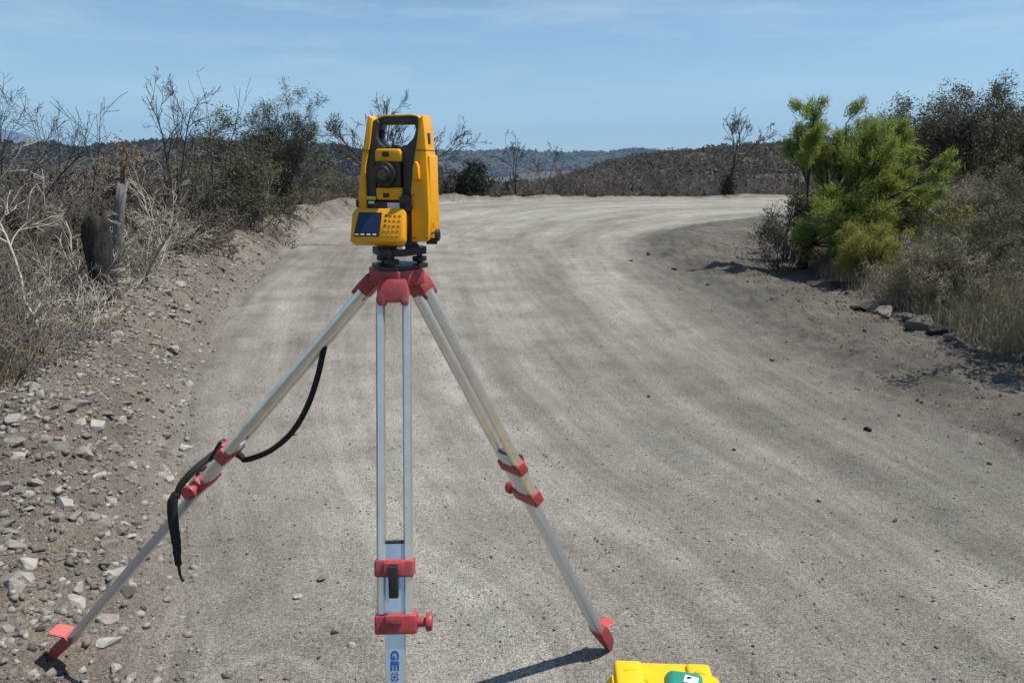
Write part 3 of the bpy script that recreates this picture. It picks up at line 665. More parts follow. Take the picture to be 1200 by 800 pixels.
# ------------------------------------------------------------------ yellow instrument case
cs = empty('instrument_case', (0.400, 1.668, zt(0.40, 1.66) + 0.0), R(-3))
tag(cs, 'yellow hard plastic instrument case with a teal latch, on the gravel beside a tripod foot', 'case')
def cp(name, bm, mat, parent=None, sm=40): return link(name, bm_mesh(name, bm, M[mat], sm), parent or cs)
bm = bmesh.new()
def ring(z, hx, hy): 
    c = 0.058; return [bm.verts.new(p + (z,)) for p in ((-hx + c, -hy), (hx - c, -hy), (hx, -hy + c), (hx, hy - c), (hx - c, hy), (-hx + c, hy), (-hx, hy - c), (-hx, -hy + c))]
def loft(rs):
    for r0, r1 in zip(rs, rs[1:]):
        for i in range(8): bm.faces.new((r0[i], r0[(i + 1) % 8], r1[(i + 1) % 8], r1[i]))
    bm.faces.new(rs[0][::-1]); bm.faces.new(rs[-1])
loft([ring(0.0, 0.150, 0.195), ring(0.19, 0.162, 0.207)])
bevel(bm, 0.010, 3); lower = cp('case_body', bm, 'case')
bm = bmesh.new(); loft([ring(0.185, 0.163, 0.208), ring(0.285, 0.155, 0.200), ring(0.318, 0.140, 0.186)])
bevel(bm, 0.012, 3); lid = cp('lid', bm, 'case')
cp('rim', box((0, 0, 0.187), (0.318, 0.408, 0.014), None, 0.006, 3), 'case')
for sx in (-1, 1):     # raised corner pads along the far edge
    cp('corner_pad', merge(box((sx * 0.094, 0.128, 0.318), (0.078 if sx < 0 else 0.066, 0.105, 0.030 if sx < 0 else 0.022), None, 0.012, 3)), 'case', lid)
    cp('rib', box((0, 0, 0), (0.030, 0.006, 0.004), Matrix.Translation((sx * 0.094, 0.135, 0.3335 if sx < 0 else 0.3295)) @ Matrix.Rotation(R(-12 * sx), 4, 'Z'), 0.0015), 'case', lid)
cp('rib', box((0, 0, 0), (0.004, 0.12, 0.004), Matrix.Translation((-0.045, 0.10, 0.319)) @ Matrix.Rotation(R(24), 4, 'Z'), 0.0015), 'case', lid)
la = cp('latch', prism([(-0.052, 0.0), (-0.050, 0.020), (-0.036, 0.034), (0.036, 0.034), (0.050, 0.022), (0.052, 0.0)], -0.045, 0.045, 0.013, 4), 'teal')
la.location = (0.045, 0.085, 0.306); la.rotation_euler = (0, 0, R(-8))
sq = cp('latch_badge', box((0.014, 0.010, 0.0345), (0.036, 0.030, 0.004), Matrix.Rotation(R(-12), 4, 'Z'), 0.001), 'white', la)
cp('badge_mark', merge(cyl((0.010, 0.012, 0.0360), (0.010, 0.012, 0.0372), 0.0045, n=12), box((0.016, 0.006, 0.0366), (0.014, 0.004, 0.0012), Matrix.Rotation(R(25), 4, 'Z'), 0)), 'black', la)
cp('latch_hinge', box((-0.012, 0.06, 0.312), (0.012, 0.05, 0.02), None, 0.004), 'orange', lid)
cp('handle', merge(box((-0.166, -0.03, 0.20), (0.016, 0.13, 0.026), None, 0.007, 3)), 'orange')

# ------------------------------------------------------------------ stones
def rock_mesh(seed, mat, flat=0.6, n=18):
    rng = np.random.default_rng(seed); bm = bmesh.new()
    P = rng.normal(size=(n, 3)); P /= np.linalg.norm(P, axis=1)[:, None]; P *= rng.uniform(0.72, 1.0, (n, 1)); P *= np.array([1.0, rng.uniform(0.6, 0.9), flat * rng.uniform(0.8, 1.15)])
    for p in P: bm.verts.new(p)
    r = bmesh.ops.convex_hull(bm, input=bm.verts)
    junk = [g for g in r['geom_interior'] if isinstance(g, bmesh.types.BMVert)] + [g for g in r['geom_unused'] if isinstance(g, bmesh.types.BMVert)]
    bmesh.ops.delete(bm, geom=list(set(junk)), context='VERTS')
    return bm_mesh('stone', bm, M[mat])
ROCK = [rock_mesh(i, 'stone', 0.45 + 0.05 * (i % 6)) for i in range(12)]
DROCK = [rock_mesh(100 + i, 'darkstone', 0.45 + 0.06 * (i % 4), 20) for i in range(8)]
rng = np.random.default_rng(11)
def put_rock(name, me, x, y, s, parent=None, sink=0.25, sz=None):
    o = link(name, me, parent, (x, y, zt(x, y) + s * (0.32 - sink)), (rng.uniform(-.3, .3), rng.uniform(-.3, .3), rng.uniform(0, 6.28)))
    o.scale = (s, s * rng.uniform(0.75, 1.1), s * (sz or rng.uniform(0.8, 1.1)))
    return o
def left_pt(y, d):
    i = int(np.argmin(np.abs(LEFT[:, 1] - y))); x = np.interp(y, LEFT[:60, 1], LEFT[:60, 0]); return x - d
made = 0; cy_, cd_ = 3.0, 0.4
while made < 290:
    y = 1.75 + rng.exponential(3.2)
    if y > 16: continue
    if made % 3 and made > 3: y = cy_ + rng.normal(0, 0.16); d = cd_ + rng.normal(0, 0.13)
    else: d = rng.normal(0.42, 0.36); cy_, cd_ = y, d
    if d < -0.05 or d > 1.5 or y < 1.7: made += 0; y = 3; d = abs(rng.normal(0.5, 0.3))
    s = 0.020 + 0.046 * rng.random() ** 2.0 + 0.0024 * y
    x = left_pt(y, d)
    if math.hypot(x + 1.44, y - 2.13) < 0.11: continue
    put_rock('stone', ROCK[made % 12], x, y, s, bank); made += 1
for (px, y, s) in ((118, 3.85, 0.075), (52, 3.1, 0.05), (96, 2.95, 0.05), (122, 3.35, 0.042), (130, 2.72, 0.045), (112, 3.55, 0.05), (25, 2.45, 0.05), (150, 4.5, 0.06), (206, 6.2, 0.085), (185, 6.0, 0.07)):
    put_rock('stone', ROCK[int(px) % 12], at(px, y), y, s, bank, 0.1)
# loose stones on the carriageway
loose = [(376, 2.86, 0.030, 1), (349, 2.72, 0.026, 0), (393, 2.50, 0.030, 0), (412, 2.40, 0.018, 0), (576, 3.02, 0.014, 1), (580, 3.10, 0.010, 1), (1017, 4.65, 0.035, 1), (700, 3.2, 0.012, 1), (960, 3.6, 0.018, 1), (1050, 3.4, 0.020, 1), (1100, 3.1, 0.016, 1), (860, 4.3, 0.016, 1), (760, 5.4, 0.022, 1), (640, 4.2, 0.014, 1), (550, 2.55, 0.012, 0), (270, 3.2, 0.018, 0), (300, 3.6, 0.020, 0), (290, 4.0, 0.020, 0), (345, 4.6, 0.018, 1), (860, 2.9, 0.012, 1), (905, 6.5, 0.03, 1), (1160, 4.1, 0.024, 1), (1005, 5.6, 0.03, 0), (905, 9.1, 0.045, 1), (830, 10.5, 0.05, 1), (790, 12.5, 0.055, 1), (740, 13.8, 0.05, 1), (760, 14.6, 0.07, 1), (1085, 6.3, 0.03, 0), (940, 7.6, 0.04, 1)]
for i, (px, y, s, dk) in enumerate(loose):
    o = put_rock('loose_stone', (DROCK[i % 8] if dk else ROCK[i % 12]), at(px, y), y, s, None, 0.12)
    tag(o, 'small dark stone lying loose on the gravel road' if dk else 'small pale stone lying loose on the gravel road', 'stone', 'dark stones loose on the road' if dk else 'pale stones loose on the road')
# boulders at the right-hand verge
bl = [(1048, 8.25, 0.20, 'flat grey boulder at the road edge below the yellow-green shrub', 0.6), (1018, 8.6, 0.13, 'small squat boulder at the road edge touching its flat grey neighbour', 0.7), (1080, 7.95, 0.16, 'pale-topped boulder beside the foot of the leaning dead branch', 0.9), (1094, 7.6, 0.19, 'dark angular boulder below the leaning dead branch', 1.0), (1112, 7.35, 0.15, 'rounded boulder half buried in the dry grass of the verge', 0.9), (1128, 7.05, 0.11, 'smallest dark stone at the end of the verge boulder row', 0.9)]
for i, (px, y, s, lb_, sz) in enumerate(bl):
    tag(put_rock('boulder', (ROCK if i in (0, 2) else DROCK)[i], at(px, y) - 0.12, y, s, None, 0.10, sz), lb_, 'boulder', 'boulders along the right verge')
tag(put_rock('white_pebble', ROCK[3], at(993, 9.9), 9.9, 0.045, None, 0.1), 'whitish stone at the road edge by the shade of the green tree', 'stone')

def scatter_stones(name, pts, sizes, src, seed, parent=None):
    r = np.random.default_rng(seed); Vs = []; Fs = []; off = 0
    base = []
    for me in src:
        v = np.array([x.co for x in me.vertices]); f = np.array([p.vertices for p in me.polygons]); base.append((v, f))
    z = terrain(pts[:, 0], pts[:, 1])
    for i in range(len(pts)):
        v, f = base[i % len(base)]; a = r.uniform(0, 6.28); c, s_ = math.cos(a), math.sin(a)
        w = v * sizes[i] * np.array([1, 1, 0.8]); w = np.stack([w[:, 0] * c - w[:, 1] * s_, w[:, 0] * s_ + w[:, 1] * c, w[:, 2]], 1)
        Vs.append(w + np.array([pts[i, 0], pts[i, 1], z[i] + sizes[i] * 0.02])); Fs.append(f + off); off += len(v)
    me = np_mesh(name, np.concatenate(Vs), np.concatenate(Fs), src[0].materials[0]); return tag(link(name, me, parent), kind='stuff')
PEB = [rock_mesh(200 + i, 'stone', 0.7, 9) for i in range(6)]; DPEB = [rock_mesh(220 + i, 'darkstone', 0.6, 9) for i in range(6)]
def road_pts(n, seed, bias):
    r = np.random.default_rng(seed); out = []
    y = 1.6 + r.exponential(bias, n * 3); x = r.uniform(-4.5, 4.6, n * 3) * np.minimum(1, 0.35 + y * 0.11)
    d = -sdist(x, y, LEFT); k = (d < 0.1) & (sdist(x, y, RVEG) < 0.3) & (y < 24); return np.stack([x[k], y[k]], 1)[:n]
p = road_pts(8500, 1, 3.0); r_ = np.random.default_rng(5); g1 = scatter_stones('gravel', p, 0.0020 + 0.0085 * r_.random(len(p)) ** 4 + 0.0005 * p[:, 1], PEB, 2)
tag(g1, 'fine pale gravel strewn over the road surface', 'gravel')
p = road_pts(4600, 3, 3.6); g2 = scatter_stones('gravel', p, 0.0028 + 0.009 * r_.random(len(p)) ** 4 + 0.0006 * p[:, 1], DPEB, 4)
tag(g2, 'fine dark gravel strewn over the road surface', 'gravel')
yy = 1.6 + r_.exponential(4.6, 12500); dd = r_.normal(0.60, 0.36, 12500); kk = (yy < 30) & (dd > -0.06) & (dd < 1.8); yy, dd = yy[kk], dd[kk]
xx = np.interp(yy, LEFT[:70, 1], LEFT[:70, 0]) - dd; p = np.stack([xx, yy], 1)
CLOD = [rock_mesh(240 + i, 'clod', 0.8, 8) for i in range(6)]
p = p[:len(p) * 7 // 10]; yy = yy[:len(p)]; h_ = len(p) // 2; g3 = scatter_stones('rubble', p[:h_], 0.005 + 0.026 * r_.random(h_) ** 2.4 + 0.0016 * yy[:h_], PEB, 6, bank)
scatter_stones('soil_clods', p[h_:], 0.005 + 0.024 * r_.random(len(p) - h_) ** 3.0 + 0.0018 * yy[h_:], CLOD, 8, bank)
# rubble along the right shoulder
yy = r_.uniform(3.0, 22, 5200); dd = r_.normal(-0.55, 0.55, 5200); xx = np.interp(yy, RVEG[:60, 1], RVEG[:60, 0]) + dd
p = np.stack([xx, yy], 1); g4 = scatter_stones('gravel', p, 0.004 + 0.018 * r_.random(len(p)) ** 4 + 0.0011 * yy, CLOD, 7)
tag(g4, 'coarse soil clods and rubble along the right verge of the road', 'gravel')

# ------------------------------------------------------------------ plants
def tubes(segs, sides=4):
    S = np.array(segs, float)      # n x 8 : p0 p1 r0 r1
    p0, p1, r0, r1 = S[:, :3], S[:, 3:6], S[:, 6], S[:, 7]
    d = p1 - p0; L = np.linalg.norm(d, axis=1, keepdims=True); d = d / np.maximum(L, 1e-9)
    ref = np.where(np.abs(d[:, 2:3]) > 0.9, np.array([[1.0, 0, 0]]), np.array([[0, 0, 1.0]]))
    a = np.cross(d, ref); a /= np.linalg.norm(a, axis=1, keepdims=True); b_ = np.cross(d, a)
    V = np.zeros((len(S), sides * 2, 3))
    for k in range(sides):
        t = 2 * math.pi * k / sides; o = a * math.cos(t) + b_ * math.sin(t)
        V[:, k] = p0 + o * r0[:, None]; V[:, sides + k] = p1 + d * r1[:, None] * 0.3 + o * r1[:, None]
    F = np.array([[k, (k + 1) % sides, sides + (k + 1) % sides, sides + k] for k in range(sides)])
    F = (F[None] + (np.arange(len(S)) * sides * 2)[:, None, None]).reshape(-1, 4)
    return V.reshape(-1, 3), F

class Grow:
    def __init__(s, seed): s.r = np.random.default_rng(seed); s.seg = []; s.tips = []
    def branch(s, p, d, length, rad, level, wig=0.25, kids=(4, 4, 3), drop=0.62, ang=(0.5, 1.0), grav=0.0, steps=5, start=0.25, rmin=0.0016):
        r = s.r; p = np.array(p, float); d = np.array(d, float); d /= np.linalg.norm(d)
        st = length / steps; nk = kids[level] if level < len(kids) else 0
        ks = sorted(r.uniform(start, 1.0, int(nk))) if nk else []
        ki = 0
        for i in range(steps):
            t0, t1 = i / steps, (i + 1) / steps
            d = d + r.normal(0, wig, 3) * 0.5; d[2] += grav; d /= np.linalg.norm(d)
            q = p + d * st; ra = max(rad * (1 - 0.75 * t0), rmin); rb = max(rad * (1 - 0.75 * t1), rmin)
            s.seg.append((*p, *q, ra, rb)); 
            if level >= len(kids) - 1: s.tips.append((*q, *d))
            while ki < len(ks) and ks[ki] <= t1:
                f = (ks[ki] - t0) / (t1 - t0); bp_ = p + (q - p) * f
                ax = r.normal(size=3); ax -= d * ax.dot(d); ax /= np.linalg.norm(ax); an = r.uniform(*ang)
                nd = d * math.cos(an) + ax * math.sin(an)
                s.branch(bp_, nd, length * drop * r.uniform(0.6, 1.15) * (1.1 - 0.5 * ks[ki]), max(ra * 0.62, rmin), level + 1, wig, kids, drop, ang, grav, steps if level == 0 else max(3, steps - 1), 0.15, rmin)
                ki += 1
            p = q

def leaves(pts, n, spread, size, seed, asp=0.35, droop=0.0, along=None):
    """n small leaf quads round each point"""
    r = np.random.default_rng(seed); P = np.repeat(np.asarray(pts)[:, :3], n, 0) + r.normal(0, spread, (len(pts) * n, 3))
    m_ = len(P); a = r.normal(size=(m_, 3))
    if along is not None: a = a * 0.6 + np.repeat(np.asarray(pts)[:, 3:6], n, 0) * along
    a[:, 2] -= droop; a /= np.linalg.norm(a, axis=1)[:, None]
    b_ = np.cross(a, r.normal(size=(m_, 3))); b_ /= np.linalg.norm(b_, axis=1)[:, None]
    sz = size * r.uniform(0.6, 1.3, (m_, 1)); V = np.stack([P - a * sz + b_ * sz * asp, P + a * sz * 1.15, P - a * sz - b_ * sz * asp], 1).reshape(-1, 3)
    return V, np.arange(m_ * 3).reshape(-1, 3)

def dry_shrub(seed, stems=9, h=1.5, kids=(6, 5, 3), mat='twig', r0=0.010, tilt=0.55, wig=0.35, rmin=0.0018):
    g = Grow(seed)
    for k in range(stems):
        a = g.r.uniform(0, 6.28); ti = abs(g.r.normal(0, tilt))
        g.branch((0.12 * math.cos(a) * g.r.random(), 0.12 * math.sin(a) * g.r.random(), -0.08), (math.cos(a) * math.sin(ti), math.sin(a) * math.sin(ti), math.cos(ti)), h * g.r.uniform(0.65, 1.05), r0 * g.r.uniform(0.6, 1.2), 0, wig, kids, 0.6, (0.4, 1.1), 0.02, 5, 0.15, rmin)
    V, F = tubes(g.seg, 3); return np_mesh('dry_shrub', V, F, M[mat]), g

DRY = [dry_shrub(300 + i, 8 + i % 3, 1.0, (6, 5, 3), ('twig', 'twig', 'twigbrown', 'twig', 'twig', 'twigbrown')[i], 0.011)[0] for i in range(6)]
FAR = [dry_shrub(340 + i, 9, 1.0, (6, 5, 2), 'twig', 0.011, 0.6, 0.35, 0.005)[0] for i in range(4)]
def place(name, me, x, y, s, rz, label, cat, group=None, sxy=1.0, dz=0.0):
    o = link(name, me, None, (x, y, zt(x, y) - 0.02 + dz), (0, 0, rz)); o.scale = (s * sxy, s * sxy, s)
    return tag(o, label, cat, group)

DENSE = [dry_shrub(380 + i, 12, 1.0, (8, 6, 3), 'twigdark', 0.010, 0.6, 0.35, 0.0042)[0] for i in range(3)]
MARKS = [(at(157, 7.6), 7.6, 'the grey cut-off trunk'), (at(130, 6.6), 6.6, 'the charred stump'), (at(62, 5.9), 5.9, 'the tall bleached branch'), (at(38, 15), 15, 'the twiggy-topped dark tree'), (at(212, 12), 12, 'the long-branched bare tree'), (at(335, 21), 21, 'the dark evergreen'), (at(290, 15.5), 15.5, 'the low olive bush'), (at(12, 6.0), 6.0, 'the slanting bleached branch'), (at(128, 10.5), 10.5, 'the crooked leaning sapling'), (at(345, 30), 30, 'the far end of the rubble bank'), (at(60, 26), 26, 'the low valley scrub')]
def near_mark(x, y, marks): return min(marks, key=lambda q: (q[0] - x) ** 2 + (q[1] - y) ** 2)[2]
rng = np.random.default_rng(77)
cnt = 0
while cnt < 200:
    y = 3.6 + rng.random() ** 1.5 * 36; d = 1.45 + rng.random() ** 1.4 * (3.0 + 0.55 * y)
    x = np.interp(y, LEFT[:72, 1], LEFT[:72, 0]) - d
    px = 600 + x / (y * .975 + .36) * 900
    if px < -90: continue
    if 85 < px < 185 and 3.8 < y < 7.3: continue
    s = (0.75 + 0.45 * rng.random()) * (0.92 + min(0.85, (d - 1.4) * 0.20)) * (1.0 + 0.010 * y)
    near = y < 14
    k = rng.integers(0, 6) if near else rng.integers(0, 4)
    k = 0 if (near and k == 2) else k; brown = near and k == 5
    place('dry_shrub', DRY[k] if near else FAR[k], x, y, s, rng.uniform(0, 6.28),
          ('reddish-brown' if brown else 'grey') + (' low' if s < 1.0 else ' tall' if s > 1.6 else '') + ' leafless shrub ' + ('rimming the thicket by ' if d < 2.6 else 'inside the thicket near ') + near_mark(x, y, MARKS), 'shrub',
          'brown shrubs of the thicket' if brown else 'grey shrubs of the thicket', 1.15)
    cnt += 1

for k in range(72):
    y = 8.5 + 27 * rng.random() ** 1.2; d = 1.35 + 2.6 * rng.random() ** 1.3; x = np.interp(y, LEFT[:72, 1], LEFT[:72, 0]) - d; s = rng.uniform(0.85, 1.35) * (1 + 0.006 * y)
    place('dense_shrub', DENSE[k % 3], x, y, s, rng.uniform(0, 6.28), ('low' if s < 1.05 else 'tall' if s > 1.3 else 'dense') + ' dusky-brown twiggy shrub ' + ('by the bank near ' if d < 2.2 else 'in the thicket near ') + near_mark(x, y, MARKS), 'shrub', 'dusky shrubs of the thicket', 1.1)

PALE = [dry_shrub(390 + i, 7, 1.0, (5, 4, 2), 'twigpale', 0.009, 0.7, 0.4, 0.0022)[0] for i in range(2)]
for k, (px, y, s_) in enumerate(((8, 5.6, .55), (30, 5.9, .7), (52, 6.5, .8), (80, 6.2, .6), (98, 6.8, .75), (20, 7.2, .9), (70, 7.8, .9), (150, 8.2, .7), (178, 8.6, .75), (195, 9.6, .8), (215, 10.6, .7), (110, 5.75, .5), (45, 5.5, .5), (235, 12.5, .8))):
    place('bleached_shrub', PALE[k % 2], at(px, y), y, s_, k * 1.3, ('small' if s_ < 0.65 else 'wiry') + ' bleached straw-grey shrub rimming the thicket by ' + near_mark(at(px, y), y, MARKS), 'shrub', 'bleached shrubs rimming the thicket', 1.2)

def bare_tree(name, px, y, h, seed, label, trunk_r=0.05, stems=1, kids=(7, 6, 4), tilt=0.2, mat='bark', drop=0.62, ang=(0.4, 0.9), wig=0.22, start=0.3, grav=0.03, rmin=0.004, lean=(0, 0), x=None, trunk_frac=0.3):
    x = at(px, y) if x is None else x; t = empty(name, (x, y, zt(x, y) - 0.03)); tag(t, label, 'tree')
    g = Grow(seed)
    if trunk_frac > 0:
        th = h * trunk_frac; tk = Grow(seed + 1); tk.branch((0, 0, -0.1), (lean[0], lean[1], 1), th + 0.1, trunk_r, 9, 0.12, (), steps=6)
        seg = [list(q) for q in tk.seg]
        for i, q in enumerate(seg): q[6] = trunk_r * (1.25 - 0.45 * i / 6); q[7] = trunk_r * (1.25 - 0.45 * (i + 1) / 6)
        V, F = tubes(seg, 8); link('trunk', np_mesh('trunk', V, F, M[mat], True), t); top = np.array(seg[-1][3:6]); rad = trunk_r * 0.75
    else: top = np.array((0, 0, -0.1)); rad = trunk_r; th = 0
    for k in range(stems):
        a = g.r.uniform(0, 6.28) if stems > 1 else g.r.uniform(0, 6.28); a = 2 * math.pi * k / stems + g.r.uniform(-.4, .4); ti = abs(g.r.normal(tilt, tilt * 0.35))
        g.branch(top, (math.cos(a) * math.sin(ti) + lean[0], math.sin(a) * math.sin(ti) + lean[1], math.cos(ti)), (h - th) * g.r.uniform(0.8, 1.05), rad * g.r.uniform(0.6, 0.9), 0, wig, kids, drop, ang, grav, 6, start, rmin)
    V, F = tubes(g.seg, 3 if y > 20 else 4); link('crown' if trunk_frac > 0 else 'branches', np_mesh('crown', V, F, M[mat]), t)
    return t, g

bare_tree('bare_tree', 38, 15, 3.15, 401, 'small dark leafless tree with a spreading twiggy top rising above the thicket', 0.05, 4, (7, 6, 4), 0.42, 'bark', rmin=0.0026)
bare_tree('bare_tree', 205, 12, 2.7, 402, 'leafless tree with a few long upright branches above the thicket', 0.035, 3, (7, 5, 4), 0.40, 'bark', 0.55, (0.4, 0.8), 0.2, rmin=0.0025)
bare_tree('bare_sapling', 255, 13.5, 2.65, 405, 'thin leafless sapling with upright whips beside the long-branched bare tree', 0.022, 2, (5, 3), 0.25, 'bark', 0.5, wig=0.18, rmin=0.0025, trunk_frac=0.25)
bare_tree('bare_sapling', 128, 10.5, 2.9, 407, 'crooked leafless sapling leaning over the thicket behind the grey snag', 0.022, 2, (4, 3), 0.45, 'bark', 0.5, wig=0.14, rmin=0.003, trunk_frac=0.25, lean=(-.2, 0))
bare_tree('bare_tree', 462, 41.5, 5.9, 411, 'broad fan-crowned leafless tree standing behind the total station', 0.10, 8, (7, 6, 4), 0.62, 'bark', 0.55, (0.4, 0.8), 0.18, rmin=0.010, trunk_frac=0.22)
bare_tree('bare_tree', 606, 43.0, 3.6, 413, 'small leafless tree beside the dark green bush at the bend', 0.05, 3, (5, 4, 3), 0.32, 'bark', 0.55, rmin=0.008)
bare_tree('bare_tree', 634, 44.0, 3.2, 415, 'thin slanting leafless tree among the dry shrubs at the bend', 0.04, 2, (5, 4, 3), 0.35, 'bark', 0.55, rmin=0.008, lean=(.2, 0))
tH, gH = bare_tree('bare_tree', 853, 42.6, 4.3, 417, 'leafless tree with a leaf-clad lower trunk and slanting crown on the far roadside', 0.09, 4, (6, 5, 4), 0.55, 'bark', 0.58, (0.4, 0.8), 0.2, rmin=0.009, trunk_frac=0.38, lean=(.05, 0))
rr = np.random.default_rng(9); q = rr.normal(0, 1, (420, 3)) * np.array([0.17, 0.17, 0.36]) + np.array([0, 0, 0.55])
V, F = leaves(q, 3, 0.05, 0.07, 3, 0.5); link('trunk_foliage', np_mesh('trunk_foliage', V, F, M['deep']), tH)

# grey snag, dark stump and bleached branches in front of the thicket
def lathe_log(name, pts, mat, sides=9, seed=0, jag=0.0):
    r = np.random.default_rng(seed); V = []; F = []; n = len(pts)
    for i, (x, y, z, rd) in enumerate(pts):
        for k in range(sides):
            a = 2 * math.pi * k / sides; q = rd * (1 + r.uniform(-.14, .14)); V.append((x + q * math.cos(a), y + q * math.sin(a), z + (r.uniform(-jag, jag) if i == n - 1 else 0)))
    for i in range(n - 1):
        for k in range(sides): F.append((i * sides + k, i * sides + (k + 1) % sides, (i + 1) * sides + (k + 1) % sides, (i + 1) * sides + k))
    x, y, z, rd = pts[-1]; V.append((x, y, z - rd * 0.3)); c = len(V) - 1
    for k in range(sides): F.append(((n - 1) * sides + k, (n - 1) * sides + (k + 1) % sides, c, c))
    F = [f if f[2] != f[3] else f[:3] for f in F]
    me = bpy.data.meshes.new(name); me.from_pydata(V, [], F); me.materials.append(M[mat]); me.update()
    for p_ in me.polygons: p_.use_smooth = len(p_.vertices) == 4
    return me
ys = 7.6; xs = at(157, ys); zs = zt(xs, ys)
sn = empty('dead_snag', (xs, ys, zs - 0.05)); tag(sn, 'short grey cut-off tree trunk with a tuft of orange dead leaves on top', 'dead tree')
link('trunk', lathe_log('trunk', [(-0.14, 0, -0.05, 0.062), (-0.10, 0, 0.25, 0.052), (-0.05, 0, 0.55, 0.047), (0.0, 0, 0.82, 0.044), (0.05, 0, 1.05, 0.050)], 'snagbark', 16, 4, 0.03), sn)
g = Grow(5)
for k in range(3): g.branch((0.05, 0, 1.02), (0.12 + g.r.normal(0, .14), g.r.normal(0, .14), 1), 0.40, 0.012, 0, 0.3, (3, 2), rmin=0.003)
V, F = tubes(g.seg, 4); link('branches', np_mesh('branches', V, F, M['twigbrown']), sn)
V, F = leaves([q for q in g.tips if q[2] > 1.12], 2, 0.03, 0.018, 8, 0.4); link('dead_leaves', np_mesh('dead_leaves', V, F, M['deadleaf']), sn)
ys = 6.6; xs = at(130, ys); zs = zt(xs, ys)
o = link('tree_stump', lathe_log('tree_stump', [(0, 0, -0.1, 0.15), (0, 0, 0.12, 0.12), (0.01, 0, 0.30, 0.108), (0.0, 0, 0.50, 0.104), (-0.005, 0, 0.62, 0.110), (0.01, 0, 0.72, 0.112), (0.02, 0, 0.80, 0.075)], 'stumpbark', 20, 14, 0.06), None, (xs, ys, zs)); tag(o, 'dark charred tree stump beside the grey cut-off trunk', 'stump')
def bleached(px, y, h, seed, label, lean):
    g = Grow(seed); x = at(px, y)
    g.branch((0, 0, -0.1), (lean[0], lean[1], 1), h, 0.017, 0, 0.3, (6, 4, 2), 0.55, (0.4, 1.0), 0.0, 8, 0.2, 0.0028)
    V, F = tubes(g.seg, 5); o = link('bleached_branch', np_mesh('bleached_branch', V, F, M['twigpale']), None, (x, y, zt(x, y))); tag(o, label, 'branch')
bleached(62, 5.9, 1.35, 21, 'tall bleached white branch standing crooked in the rusty grass', (-0.1, 0))
bleached(38, 6.6, 1.1, 23, 'short bleached branch behind the tall white one', (0.35, 0.1))
bleached(12, 6.0, 1.1, 25, 'bleached branch slanting steeply at the rim of the thicket', (0.75, 0))
bleached(105, 6.9, 1.0, 27, 'pale forked branch leaning against the charred stump', (0.3, -0.2))
bleached(172, 7.7, 1.15, 29, 'pale dry branch leaning over the foot of the grey cut-off trunk', (0.5, 0.1))
bleached(205, 9.0, 1.2, 33, 'pale dry branch alone in the thicket past the grey cut-off trunk', (-.4, 0.1))

def leafy_bush(name, x, y, h, w, seed, leafm, label, stems=9, nl=4, lsz=0.03, spread=0.05, kids=(5, 5, 3), twm='bark', cat='bush', group=None, asp=0.35, droop=0.0, tilt=0.5, rmin=0.004, along=None, lean=(0, 0)):
    t = empty(name, (x, y, zt(x, y) - 0.03)); tag(t, label, cat, group); g = Grow(seed)
    for k in range(stems):
        a = g.r.uniform(0, 6.28); ti = abs(g.r.normal(0, tilt)) + 0.05; dx = w / h
        g.branch((0.08 * math.cos(a), 0.08 * math.sin(a), -0.08), (math.cos(a) * math.sin(ti) * dx + lean[0], math.sin(a) * math.sin(ti) * dx + lean[1], math.cos(ti)), h * g.r.uniform(0.7, 1.0), 0.022 * g.r.uniform(0.6, 1.2), 0, 0.28, kids, 0.5, (0.4, 1.0), 0.01, 5, 0.2, rmin)
    V, F = tubes(g.seg, 3); link('stems', np_mesh('stems', V, F, M[twm]), t)
    V, F = leaves([q for q in g.tips if q[2] > 0.12], nl, spread, lsz, seed + 1, asp, droop, along)
    link('foliage', np_mesh('foliage', V, F, M[leafm]), t)
    return t

# left-hand greenery in the thicket
leafy_bush('evergreen_tree', at(335, 21), 21, 2.95, 1.15, 501, 'evergreen', 'dark evergreen with a narrow peak rising above the leafless thicket', 14, 5, 0.032, 0.07, (6, 5, 3), cat='tree', tilt=0.17, along=1.4, asp=0.22)
leafy_bush('olive_bush', at(283, 17), 17, 2.6, 1.9, 503, 'olive', 'dusty olive bush in the thicket beside the dark evergreen', 9, 2, 0.035, 0.08, (6, 5, 3), twm='twig')
leafy_bush('olive_bush', at(290, 15.5), 15.5, 1.7, 1.5, 505, 'olive', 'low dusty olive bush in front of the dark evergreen, by the rubble bank', 8, 1, 0.03, 0.07, (6, 5, 3), twm='twig')
leafy_bush('dark_bush', at(556, 42), 42, 2.3, 1.7, 507, 'deep', 'dark green bush on the outer edge of the bend, behind the total station', 9, 2, 0.10, 0.16, (5, 4, 3), tilt=0.5, rmin=0.008)
# far roadside shrubs
FMARKS = [(at(556, 42), 42, 'the dark green bush'), (at(606, 43), 43, 'the small leafless tree'), (at(634, 44), 44, 'the slanting leafless tree'), (at(853, 42.6), 42.6, 'the tree with the leaf-clad trunk'), (at(740, 46), 46, 'the foot of the brushy hill'), (at(925, 46), 46, 'the road beyond the green tree')]
rng = np.random.default_rng(31)
for k in range(64):
    px = rng.uniform(525, 930); y = 43 + 0.008 * (px - 525) + rng.random() ** 1.6 * 12; s = rng.uniform(0.9, 1.7) * (1 + 0.25 * (640 < px < 720))
    place('dry_shrub', FAR[k % 4], at(px, y), y, s, rng.uniform(0, 6.28), 'dry ' + ('tall ' if s > 1.45 else 'low ' if s < 1.1 else '') + 'shrub ' + ('at the far road edge by ' if y < 46 + 0.008 * (px - 525) else 'behind the far road edge near ') + near_mark(at(px, y), y, FMARKS), 'shrub', 'dry shrubs along the far roadside', 1.3)
